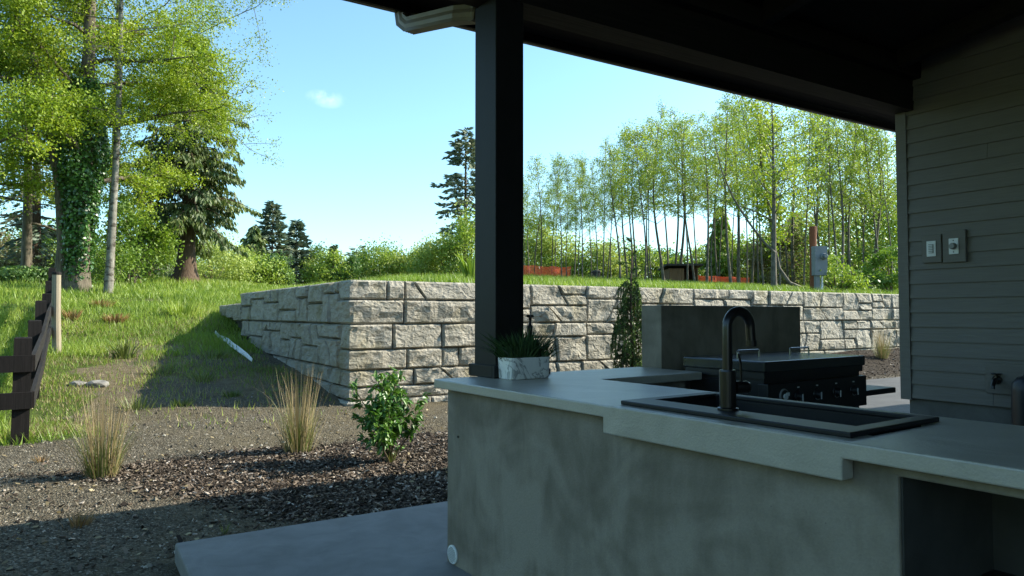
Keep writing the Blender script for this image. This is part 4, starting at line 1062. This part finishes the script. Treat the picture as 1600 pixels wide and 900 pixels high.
    w, l = conifer(36, h, .16, .45, 1.5, 'fir', .8, gap=.35, power=.2, lean=(.10, -.08), sz=1.3)
    plant('crooked_pine', loc, 'small dark crooked pine top on the skyline left of the corner', 'pine', w, l, 'cedarbark', 'fir')
    # understory broadleaf left
    for i, (px, Z, h, R, lm, lab) in enumerate(((203, 29, 3.1, 1.5, 'midleaf', 'fresh green young maple right of the pale trunk'), (255, 44, 2.4, 2.0, 'darkbush', 'shady green thicket behind the cedar trunk'), (330, 42, 2.9, 2.2, 'palebush', 'pale green bush right of the cedar trunk'))):
        w, l = shrubmass(70 + i, R, h, 7000, .13, clumps=40)
        plant('shrub', at(px, Z), lab, 'bush', w, l, 'twig', lm, 'bushes under the left trees', parts=('stems', 'foliage'))
big_trees()

def hedgeline():
    rows = [  # px, top py, Z, radius, material, label
        (18, 402, 30, 2.6, 'brush', 'brown green bramble bank behind the fence at the far left'), (-40, 360, 34, 3.4, 'brush', 'taller brown brush on the bank at the left picture edge'),
        (75, 350, 37, 3.0, 'midleaf', 'green thicket on the bank behind the fence stake'), (35, 418, 25, 1.7, 'darkbush', 'low dark green bramble clump right behind the fence rails'),
        (140, 395, 38, 2.4, 'darkbush', 'dark thicket showing between the two left trunks'), (205, 402, 44, 2.2, 'brush', 'tan brush patch between the pale trunk and the cedar'), (240, 392, 50, 2.8, 'bush', 'green bush far behind, left of the cedar trunk'),
        (350, 388, 48, 2.6, 'palebush', 'pale willow like bush under the cedar boughs'), (392, 398, 46, 2.0, 'bush', 'rounded green bush below the pointed conifer'), (428, 405, 47, 1.3, 'darkbush', 'dark low bush at the foot of the pointed conifer'),
        (488, 392, 56, 2.2, 'palebush', 'pale sapling bush right of the cone shaped conifer'), (515, 400, 52, 1.8, 'bush', 'low green bush left of the skyline pine'), (542, 408, 52, 1.5, 'darkbush', 'small dark green bush beneath the skyline pine'),
        (562, 402, 60, 2.0, 'palebush', 'yellowish bush directly right of the skyline pine'), (590, 384, 55, 2.5, 'bush', 'tallest bright green bush above the wall corner'), (618, 400, 58, 2.0, 'darkbush', 'darker bush behind the gap above the wall corner'), (645, 396, 54, 2.2, 'palebush', 'pale bush in the line midway to the tall fir'),
        (672, 388, 52, 2.0, 'bush', 'green sapling clump left of the tall fir'), (700, 372, 50, 2.2, 'palebush', 'light green saplings at the foot of the tall fir'), (735, 340, 49, 2.2, 'bush', 'tall green saplings against the left side of the porch post'),
        (822, 345, 52, 2.6, 'bush', 'green understory just right of the porch post'), (858, 362, 50, 2.4, 'palebush', 'yellow green brush behind the first netting'), (900, 372, 50, 2.5, 'bush', 'understory bush right of the first netting'), (945, 366, 49, 2.5, 'palebush', 'yellow green brush behind the weeping spruce'), (990, 372, 50, 2.4, 'bush', 'understory bush left of the hut'),
        (1035, 384, 52, 2.0, 'darkbush', 'dark low bush behind the hut'), (1090, 378, 50, 2.2, 'bush', 'bush right behind the hut roof'), (1150, 358, 46, 2.4, 'palebush', 'pale brush behind the second netting'), (1190, 350, 44, 2.3, 'bush', 'understory bush left of the thick forked alder'), (1232, 352, 42, 2.2, 'brush', 'tan leafless brush left of the meter box'),
        (1275, 335, 42, 2.4, 'bush', 'green brush behind the meter box'), (1318, 320, 38, 2.4, 'palebush', 'yellow green saplings right of the meter box'), (1362, 300, 36, 2.8, 'bush', 'tall rounded green tree crown near the house corner'), (1395, 318, 33, 2.2, 'midleaf', 'bright leafy sapling against the house corner'), (1425, 330, 31, 2.4, 'bush', 'green bush mostly hidden by the house corner')]
    for i, (px, py, Z, R, lm, lab) in enumerate(rows):
        loc = at(px, Z); h = (zof(px, py, Z) - loc[2]) * (.82 if 880 < px < 1200 else 1)
        w, l = shrubmass(100 + i, R, h, 6500, .17 if Z > 40 else .14, stems=8, clumps=46)
        plant('bush', loc, lab, 'bush', w, l, 'twig', lm, 'bushes in the far tree line', parts=('stems', 'foliage'))
    # a far wood that closes the view behind
    rs = np.random.RandomState(77); g = Geo(); X = []
    for k in range(420):
        px = rs.uniform(-250, 1900); Z = rs.uniform(72, 95); x, y, z = at(px, Z); hh = rs.uniform(1.5, 3.2) * (1 if 330 < px < 1150 else 1.6)
        c = np.array((x, y, z)) + rs.normal(0, 1, (90, 3)) * (1.1, 1.1, hh * .38) + (0, 0, hh * .5); X.append(c)
    for k in range(330):                                            # unseen tree clumps added at the left to cut low sky light
        a = math.radians(rs.uniform(95, 215)); d = rs.uniform(17, 30); x, y = d * math.cos(a), d * math.sin(a)
        if x > -.35 * y - 9: continue
        hh = rs.uniform(3, 8); X.append(np.array((x, y, float(H(x, y)))) + rs.normal(0, 1, (90, 3)) * (1.2, 1.2, hh * .35) + (0, 0, hh * .5))
    X = np.concatenate(X); quads(g, X, .42, rs, nbias=np.array((0, 0, .5)), aspect=.6)
    o = g.build('far_wood_and_sky_block', M['bush']); setp(o, 'hazy low wood along the far edge of the meadow, plus unseen clumps added to block sky light', 'wood', kind='stuff')
hedgeline()

def alders():
    base = []
    for v in range(9):
        rs = np.random.RandomState(200 + v); h = 8.5
        w, l = broadleaf(200 + v, h, rs.uniform(.045, .075), rs.uniform(.34, .48), 26, 1.75, .62, 3000, .085, (rs.uniform(-.025, .025), rs.uniform(-.02, .02)), nsub=4, sigma=.13, flare=1.2, k=6, straight=rs.uniform(.05, .16), droop=.03, shape=lambda q: (1 - q) ** .55 * .9 + .18)
        base.append((w.mesh('trunk', M['alderbark'], True), l.mesh('crown', M['alderleaf'])))
    spec = [818, 827, 838, 848, 860, 871, 880, 889, 898, 907, 913, 924, 933, 941, 949, 958, 966, 978, 987, 995, 1004, 1015, 1023, 1033, 1043, 1054, 1061, 1074, 1081, 1087, 1104, 1116, 1124, 1129, 1143, 1149, 1159, 1168, 1176, 1185, 1196, 1219, 1228, 1242, 1257, 1268, 1279, 1288, 1297, 1307, 1314, 1323, 1331, 1342, 1352, 1358, 1365, 1375, 1384, 1391]
    topx = [815, 860, 920, 960, 1000, 1040, 1090, 1150, 1200, 1250, 1300, 1390]; topy = [262, 238, 240, 212, 182, 176, 172, 160, 150, 150, 155, 165]
    rs = np.random.RandomState(6); group = 'young alders standing above the wall'
    zones = [(893, 'behind the first orange netting'), (952, 'between the netting and the weeping spruce'), (1041, 'between the weeping spruce and the hut'), (1097, 'in front of the hut'), (1172, 'by the second orange netting'), (1262, 'left of the meter box'), (1500, 'between the meter box and the house corner')]
    words = 'first second third fourth fifth sixth seventh eighth ninth tenth eleventh twelfth thirteenth fourteenth fifteenth'.split(); cnt = {}
    for i, px in enumerate(spec):
        Z = (rs.choice((27, 30, 33, 37, 41)) + rs.uniform(-1.5, 1.5)) * (1 - .12 * max(0, (px - 1150) / 240))
        loc = at(px, Z); ty = np.interp(px, topx, topy) + rs.uniform(-6, 34) + (25 if rs.rand() < .25 else 0)
        h = zof(px, ty, Z) - loc[2]; s = h / 8.5; sw = min(s, 1.15) * rs.uniform(.7, 1.25)
        zn = next(z for lim, z in zones if px < lim); cnt[zn] = cnt.get(zn, 0) + 1
        lab = 'slender alder, %s trunk from the left %s' % (words[cnt[zn] - 1], zn)
        t = thing('alder', loc, lab, 'alder tree', rs.uniform(0, 6.28), group); t.scale = (sw, sw, s); sw *= 1; t.rotation_euler = (rs.normal(0, .035), rs.normal(0, .035), t.rotation_euler[2])
        k = rs.randint(0, 9)
        link('trunk', base[k][0], t); link('crown', base[k][1], t)
    # the thick forked one, and the one with a swept base
    loc = at(1212, 22.5); h = zof(1212, 148, 22.5) - loc[2]
    w, l = broadleaf(301, h, .095, .34, 26, 1.9, .6, 4400, .085, (-.02, 0), nsub=6, sigma=.14, flare=1.35, k=8, straight=.1, droop=.03, shape=lambda q: (1 - q) ** .5 * .9 + .2)
    b = np.array((-RT[0], -RT[1], 0)); P = [np.array((0, 0, 1.15)) + b * a + UP * c for a, c in ((0, 0), (.35, .35), (.8, .95), (1.3, 1.75), (1.65, 2.6), (1.9, 3.6))]
    w.tube(P, [.045, .04, .034, .028, .02, .01], 6)
    plant('forked_alder', loc, 'thicker alder with a low branch slanting up to its left, nearest the wall edge', 'alder tree', w, l, 'alderbark', 'alderleaf', group)
    loc = at(1263, 23.5)
    w = Geo(); b = -np.array((RT[0], RT[1], 0)); P = [b * a + UP * c for a, c in ((0, -.1), (.25, .06), (.62, .22), (.95, .7), (1.12, 1.5), (1.25, 2.6), (1.5, 4.2), (1.6, 6.4))]
    w.tube(P, [.075, .07, .065, .06, .052, .045, .035, .01], 7); rs2 = np.random.RandomState(5); l = Geo(); C = []
    for k in range(22):
        p, d = along(np.array(P), .55 + .45 * k / 22); B = limb(rs2, p, (rs2.normal(), rs2.normal(), .9), rs2.uniform(.4, 1.1), 4, .1, .02); w.tube(B, [.014, .011, .008, .005, .003], 4, cap=False); C += list(B[1:])
    C = np.array(C); quads(l, C[rs2.randint(0, len(C), 2400)] + rs2.normal(0, .17, (2400, 3)), .11, rs2, nbias=np.array((0, 0, .6)), aspect=.62)
    plant('swept_alder', loc, 'alder whose trunk sweeps in along the ground before rising, left of the meter box', 'alder tree', w, l, 'alderbark', 'alderleaf', group)
alders()

def strips(g, rs, n, base_r, h0, h1, w, spread, curl=.3, seg=4, rnd=(.2, .9), hshape=None):
    for k in range(n):
        a = rs.uniform(0, 6.283); r0 = base_r * math.sqrt(rs.rand()); hgt = rs.uniform(h0, h1); out = np.array((math.cos(a), math.sin(a), 0))
        ld_ = spread * (r0 / base_r * .7 + .3) * rs.uniform(.3, 1.2); cv = curl * rs.uniform(0, 1) ** 2.5
        sd = np.array((-math.sin(a + rs.normal(0, .6)), math.cos(a), 0)) * w * rs.uniform(.7, 1.2); P = []
        for i in range(seg + 1):
            t = i / seg; P.append(out * (r0 + ld_ * hgt * t + cv * hgt * t ** 3) + UP * hgt * (t - cv * .55 * t ** 3))
        V = []
        for i, p in enumerate(P): q = sd * (1 - .85 * (i / seg) ** 2); V += [p - q, p + q]
        g.add(V, [(2 * i, 2 * i + 1, 2 * i + 3, 2 * i + 2) for i in range(seg)], rs.uniform(*rnd))
    return g
def ornamental(px, py, hgt, br, label, seed, n=1.0, zoff=0):
    loc = gp(px, py); rs = np.random.RandomState(seed)
    t = thing('ornamental_grass', loc, label, 'ornamental grass', 0, 'clumps of tan ornamental grass')
    o = strips(Geo(), rs, int(150 * n), br, hgt * .35, hgt * .72, .0026, .36, .45).build('green_blades', M['tuft'], t); o['kind'] = 'stuff'
    o = strips(Geo(), rs, int(120 * n), br * .9, hgt * .65, hgt * 1.08, .0028, .20, .12).build('dry_stalks', M['tan'], t); o['kind'] = 'stuff'
    o = strips(Geo(), rs, int(60 * n), br * 1.15, hgt * .3, hgt * .95, .0026, .65, 1.0, 7).build('bent_stalks', M['tan'], t); o['kind'] = 'stuff'
ornamental(160, 745, .74, .12, 'tan ornamental grass clump with wispy stalks in front of the fence corner', 1)
ornamental(466, 706, .84, .12, 'tan upright ornamental grass clump before the wall corner, left of the glossy shrub', 2)
ornamental(1378, 560, .72, .13, 'small tan grass clump in the bed between the griddle and the siding', 3, .9)

def small_plants():
    rs = np.random.RandomState(3)
    def tuft(px, py, h, br, mat, label, cat, name, n=90, w=.008, spread=.7, group=None):
        t = setp(strips(Geo(), rs, n, br, h * .5, h, w, spread, .4).build(name, M[mat], None, gp(px, py)), label, cat, group); return t
    tuft(195, 560, .42, .16, 'tuft', 'bright green sword leaved tuft on the bare slope left of the shadow', 'grass tuft', 'grass_tuft', 80, .014)
    tuft(286, 492, .45, .4, 'grass', 'lush green grass patch in the meadow above the shaded path', 'grass tuft', 'grass_tuft', 160, .012, .6)
    tuft(180, 505, .28, .22, 'dryweed', 'rusty orange dry weed patch in the meadow below the pale trunk', 'weed', 'dry_weed', 140, .012, .8)
    tuft(158, 480, .25, .25, 'dryweed', 'reddish brown weed patch near the ivy covered trunk', 'weed', 'dry_weed', 120, .012, .8)
    tuft(112, 500, .30, .16, 'dryweed', 'dark brown dead weed clump just right of the round stake', 'weed', 'dry_weed', 120, .010, .8)
    tuft(672, 436, .55, .10, 'tuft', 'broad leaved green plant on the wall top left of the post', 'plant', 'leafy_plant', 26, .05, .7)
    tuft(736, 440, .75, .12, 'grass', 'bright green reed tuft on the wall top against the post', 'plant', 'leafy_plant', 40, .03, .3)
    tuft(350, 834, .09, .02, 'tuft', 'tiny dry grass sprig at the patio slab edge', 'grass tuft', 'grass_sprig', 26, .0016, .8)
    tuft(122, 822, .10, .08, 'dryweed', 'small rusty plant in the gravel at the shade edge, lower left', 'weed', 'low_weed', 60, .004, .9)
    tuft(65, 722, .07, .05, 'dryweed', 'tiny red weed in the gravel below the fence corner', 'weed', 'low_weed', 36, .004, 1.0)
    for i, (px, py, s) in enumerate(((212, 640, .22), (286, 634, .14), (316, 596, .2), (250, 585, .22), (330, 560, .2), (362, 620, .12))):
        tuft(px, py, s, s * .9, 'tuft', ['weedy green tuft at the left end of the wall shadow', 'low weed tuft in shadow above the lit gravel strip', 'weed tuft mid shadow between slope and wall', 'weed tuft on the shaded slope edge below the bright tuft', 'weed tuft in shadow right below the white channel', 'tiny weed near the foot of the wall in shadow'][i], 'weed', 'shade_weed', 60, .007, .9)
    # bush at the meter box
    w, l = shrubmass(411, .75, .95, 2600, .085, clumps=22); plant('shrub', at(1308, 19.5), 'leafy green shrub at the foot of the meter box, right side', 'shrub', w, l, 'twig', 'bush', parts=('stems', 'foliage'))
    w, l = shrubmass(412, .8, 1.3, 3000, .10, clumps=22); plant('shrub', at(1396, 21), 'bright leafy shrub on the wall top beside the house corner', 'shrub', w, l, 'twig', 'midleaf', parts=('stems', 'foliage'))
small_plants()

def weeping_spruce():
    loc = gp(986, 572) if False else (8.03, 9.10, float(H(8.03, 9.10))); rs = np.random.RandomState(17); Z = 11.95
    top = zof(983, 372, Z) - loc[2]; body = zof(985, 446, Z) - loc[2]
    t = thing('weeping_spruce', loc, 'narrow weeping spruce with hanging dark boughs standing before the stone wall', 'spruce')
    w = Geo(); P = np.array([(.03 * math.sin(z * 3), .02 * math.cos(z * 2), z) for z in np.linspace(-.1, top, 12)]); w.tube(P, np.linspace(.045, .007, 12), 7)
    X = []; D = []; R = []
    for k in range(150):
        z = rs.uniform(.10, 1) * body; a = rs.uniform(0, 6.283); rr = (.18 + .14 * (1 - z / body) ** .6 + .06 * math.sin(z * 7)) * rs.uniform(.7, 1.25)
        p = np.array((0, 0, z)); o = np.array((math.cos(a), math.sin(a), 0)); L = rs.uniform(.3, .62)
        B = np.array([p, p + o * rr * .6 + UP * .08, p + o * rr + UP * .0, p + o * rr * 1.12 - UP * L * .45, p + o * rr * 1.1 - UP * L * .9]); B[:, 2] = np.maximum(B[:, 2], .03)
        w.tube(B, [.009, .008, .006, .004, .002], 4, cap=False); br = rs.rand()
        for s in range(60):
            c, d = along(B, rs.rand() ** .8); X.append(c); D.append(unit(d + rs.normal(0, .75, 3))); R.append(np.clip(br * .7 + rs.normal(.15, .15), 0, 1))
    for k in range(14):                                            # sparse upturned leader twigs
        z = body + (top - body) * rs.uniform(0, 1) ** 1.4; a = rs.uniform(0, 6.283); o = np.array((math.cos(a), math.sin(a), rs.uniform(.2, .9))); L = rs.uniform(.1, .42) * (1.1 - (z - body) / (top - body))
        B = limb(rs, (0, 0, z), o, L, 3, .1, 0); w.tube(B, [.006, .005, .004, .002], 4, cap=False)
        for s in range(26): c, d = along(B, rs.rand()); X.append(c); D.append(unit(d + rs.normal(0, .6, 3))); R.append(rs.uniform(.4, 1))
    w.build('trunk', M['cedarbark'], t)
    X = np.array(X); D = np.array(D); n = len(X); sd = np.cross(D, rs.normal(size=(n, 3))); sd /= np.linalg.norm(sd, axis=1)[:, None]; S = rs.uniform(.035, .075, (n, 1)); wd = .010
    g = Geo(); g.add(np.stack([X - sd * wd, X + D * S, X + sd * wd], 1).reshape(-1, 3), np.arange(n * 3).reshape(-1, 3), R)
    sd2 = np.cross(D, sd); g.add(np.stack([X - sd2 * wd, X + D * S, X + sd2 * wd], 1).reshape(-1, 3), np.arange(n * 3).reshape(-1, 3), R)
    o = g.build('needles', M['needle'], t); o['kind'] = 'stuff'
weeping_spruce()

def glossy_shrub():
    loc = gp(610, 722); rs = np.random.RandomState(23); t = thing('glossy_shrub', loc, 'green broadleaf shrub with glossy leaves growing in the bark mulch by the wall corner', 'shrub'); t.scale = (.84, .84, 1)
    w = Geo(); tips = []
    for k in range(17):
        a = k * 2.4 + rs.uniform(-.3, .3); e = rs.uniform(1.0, 1.45); d = (math.cos(a) * math.cos(e), math.sin(a) * math.cos(e), math.sin(e)); L = rs.uniform(.50, .88)
        B = limb(rs, (rs.normal(0, .012), rs.normal(0, .012), -.03), d, L, 6, .12, .04); w.tube(B, np.linspace(.011, .003, 7), 5, cap=False)
        for s in range(9):
            p, d2 = along(B, .34 + .66 * (s + rs.rand()) / 9); q = limb(rs, p, unit(d2 + rs.normal(0, .9, 3)), rs.uniform(.07, .19), 3, .15, .03); w.tube(q, np.linspace(.004, .002, 4), 4, cap=False)
            for c in (q[1], q[2], q[3], q[3]): tips.append((c, unit(q[3] - q[2])))
    for a in ((-.16, -.02), (-.15, .05)): w.tube([(0, 0, .02), (a[0] * .4, a[1], .10), (a[0], a[1], .24), (a[0] * 1.05, a[1], .42)], [.006, .005, .004, .003], 4, cap=False)
    w.build('stems', M['twig'], t)
    def leafshape(L, wd, fold, curl):
        V = [(0, 0, 0), (L * .32, -wd * .85, fold * .8), (L * .68, -wd * .75, fold * .6 - curl * .4), (L, 0, -curl), (L * .68, wd * .75, fold * .6 - curl * .4), (L * .32, wd * .85, fold * .8), (L * .35, 0, 0), (L * .7, 0, -curl * .4)]
        return V, [(0, 1, 6), (1, 2, 7, 6), (2, 3, 7), (3, 4, 7), (4, 5, 6, 7), (5, 0, 6)]
    protos = []
    for k in range(6):
        V, F = leafshape(.072 + .006 * k, .021 + .0015 * (k % 3), .010, .006 + .004 * (k % 3)); g = Geo()
        for f in F: g.add([V[i] for i in f], [tuple(range(len(f)))], .15 + .14 * k)
        protos.append(g.mesh('leaf', M['camellia']))
    bulk = Geo(); from mathutils import Matrix
    order = rs.permutation(len(tips)); n = 0
    camdir = np.array((-loc[0], -loc[1], .9)); 
    items = []
    for i in order:
        c, d = tips[i]
        for _ in range(3):
            dd = unit(d * .5 + rs.normal(0, .7, 3) + np.array((c[0], c[1], 0)) * 2.2 + np.array((0, 0, -.12))); items.append((c + rs.normal(0, .012, 3), dd))
    items.sort(key=lambda q: -float(np.dot(q[0], unit(camdir))))
    for k, (c, dd) in enumerate(items):
        x = Vector(dd); y = Vector((0, 0, 1)).cross(x); y.normalize(); y = (y + x.cross(y) * float(rs.normal(0, .45))).normalized(); z = x.cross(y)
        mt = Matrix((x, y, z)).transposed().to_4x4(); mt.translation = Vector(c); s = rs.uniform(.7, 1.15)
        if k < 290:
            o = link('leaf', protos[rs.randint(0, 6)], t); o.matrix_local = mt @ Matrix.Scale(s, 4)
        else:
            V, F = leafshape(.08, .023, .010, .008); W_ = [tuple(mt @ (Vector(v) * s)) for v in V]; r = rs.rand()
            for f in F: bulk.add([W_[i] for i in f], [tuple(range(len(f)))], r)
    o = bulk.build('inner_leaves', M['camellia'], t); o['kind'] = 'stuff'
    strips(Geo(), rs, 40, .04, .05, .12, .006, .8, .3).build('basal_sprouts', M['tuft'], t)['kind'] = 'stuff'
glossy_shrub()

# ------------------------------------------------------------------ ground cover
def blades(name, N, xr, yr, h, w, seed, label, mat='grass', clump=True):
    rs = np.random.RandomState(seed); x = rs.uniform(*xr, N * 2); y = yr[0] + (yr[1] - yr[0]) * rs.uniform(0, 1, N * 2) ** 1.3
    p = grass_mask(x, y); cl = np.clip(.2 + 1.4 * (fbm(x * 1.1, y * 1.1, 91, 3) - .25), 0.05, 1) if clump else 1
    onwall = (x > WX - .12) & (y > WY - .12) & ((x < WX + .50) | (y < WY + .42)) & (y < 17.9)
    keep = (rs.rand(N * 2) < p * cl) & ~onwall & ~((x > WX - .05) & (y < WY)); x, y, = x[keep][:N], y[keep][:N]; n = len(x); z = H(x, y) - .01
    a = rs.uniform(0, 6.283, n); hh = h * rs.uniform(.5, 1.35, n) * (.55 + .9 * fbm(x * .7, y * .7, 95, 3)); ww = w * rs.uniform(.7, 1.3, n)
    S = np.stack([np.cos(a) * ww, np.sin(a) * ww, 0 * a], 1); B = np.stack([x, y, z], 1)
    T = B + np.stack([rs.normal(0, .38, n) * hh, rs.normal(0, .38, n) * hh, hh], 1)
    g = Geo(); g.add(np.stack([B - S, B + S, T], 1).reshape(-1, 3), np.arange(n * 3).reshape(-1, 3), np.clip(.45 + rs.normal(0, .22, n) + (fbm(x * .5, y * .5, 97, 3) - .5) * .9, 0, 1))
    setp(g.build(name, M[mat]), label, 'grass', kind='stuff')
blades('near_grass', 42000, (-3.2, 3.3), (8.8, 17), .10, .006, 1, 'short patchy grass on the slope beside the fence')
blades('slope_grass', 60000, (-5, 7), (15, 27), .17, .010, 2, 'fresh green grass on the upper slope below the trees')
blades('meadow_grass', 70000, (-6, 26), (24, 60), .22, .020, 3, 'bright meadow grass running to the far trees')
blades('wall_top_grass', 80000, (3.4, 27), (10.3, 30), .14, .009, 4, 'sunlit grass along the top of the wall')
blades('dry_grass', 26000, (-.6, 3.3), (9.2, 20), .09, .006, 6, 'dry tan grass mixed into the slope', 'tan')
blades('pasture_grass', 30000, (-9, -.5), (8.9, 22), .09, .008, 5, 'mown grass left of the fence')

def scatter_chips():
    rs = np.random.RandomState(8); N = 80000; x = rs.uniform(-1.6, 6.0, N); y = rs.uniform(4.33, 7.7, N); m = mulch_mask(x, y)
    keep = rs.rand(N) < m * .62 + .022; x, y = x[keep][:34000], y[keep][:34000]; n = len(x)
    xx = rs.uniform(9, 19, 3500); yy = rs.uniform(8.1, 9.9, 3500); x = np.concatenate([x, xx]); y = np.concatenate([y, yy]); n = len(x)
    z = H(x, y) + rs.uniform(0, .014, n); L = rs.uniform(.007, .021, n) * (1 + (rs.rand(n) < .07) * .9); Wd = L * rs.uniform(.22, .6, n); T = rs.uniform(.002, .005, n)
    a = rs.uniform(0, 6.283, n); t1 = rs.normal(0, .35, n); t2 = rs.normal(0, .35, n)
    ex = np.stack([np.cos(a), np.sin(a), t1], 1); ey = np.stack([-np.sin(a), np.cos(a), t2], 1); ez = np.cross(ex, ey); ez /= np.linalg.norm(ez, axis=1)[:, None]; C = np.stack([x, y, z], 1)
    V = np.stack([C + ex * (L * sx)[:, None] + ey * (Wd * sy * k)[:, None] + ez * (T * sz)[:, None] for sz in (-1, 1) for sx, sy, k in ((-1, -1, .7), (1, -1, .5), (1, 1, .8), (-1, 1, 1))], 1)
    b = np.arange(n)[:, None] * 8; g = Geo()
    F = np.concatenate([b + np.array(f) for f in ((4, 5, 6, 7), (0, 1, 5, 4), (1, 2, 6, 5), (2, 3, 7, 6), (3, 0, 4, 7))]); r = rs.rand(n) ** 1.25
    g.add(V.reshape(-1, 3), F, np.tile(r, 5)); setp(g.build('bark_mulch', M['chips']), 'brown bark mulch chips covering the planting bed', 'mulch', kind='stuff')
scatter_chips()
def scatter_pebbles():
    rs = np.random.RandomState(12); N = 42000; x = rs.uniform(-2.2, 4.2, N); y = 4.2 + 7 * rs.uniform(0, 1, N) ** 1.3; m = (1 - mulch_mask(x, y) * .93) * (1 - grass_mask(x, y))
    keep = (rs.rand(N) < m) & ~((y < 4.36) & (x > .45)) & ~((x > WX - .1) & (y > WY - .1)); x, y = x[keep][:22000], y[keep][:22000]; n = len(x); z = H(x, y); r = rs.uniform(.004, .011, n) * (1 + (rs.rand(n) < .02) * 1.6)
    C = np.stack([x, y, z + r * .2], 1); O = np.array([(1, 0, 0), (0, 1, 0), (-1, 0, 0), (0, -1, 0), (0, 0, .8)]); a = rs.uniform(0, 6.283, n); ca, sa = np.cos(a), np.sin(a)
    el = rs.uniform(.7, 1.4, (n, 5)); V = np.stack([C + np.stack([(O[k, 0] * ca - O[k, 1] * sa) * r * el[:, k], (O[k, 0] * sa + O[k, 1] * ca) * r * el[:, k], O[k, 2] * r], 1) for k in range(5)], 1)
    b = np.arange(n)[:, None] * 5; F = np.concatenate([b + np.array(f) for f in ((0, 1, 4), (1, 2, 4), (2, 3, 4), (3, 0, 4))])
    g = Geo(); g.add(V.reshape(-1, 3), F, np.tile(rs.rand(n), 4)); setp(g.build('gravel', M['pebble']), 'loose grey gravel around the planting bed', 'gravel', kind='stuff')
scatter_pebbles()

def leaf_litter():
    rs = np.random.RandomState(31); n = 420; x = rs.uniform(-1.5, 4.5, n); y = rs.uniform(4.4, 9.6, n); g = Geo()
    quads(g, np.stack([x, y, H(x, y) + .014], 1), .045, rs, nbias=np.array((0, 0, 3.0)), aspect=.6)
    setp(g.build('leaf_litter', M['tan']), 'pale dead leaves scattered over mulch and gravel', 'leaf litter', kind='stuff')
leaf_litter()
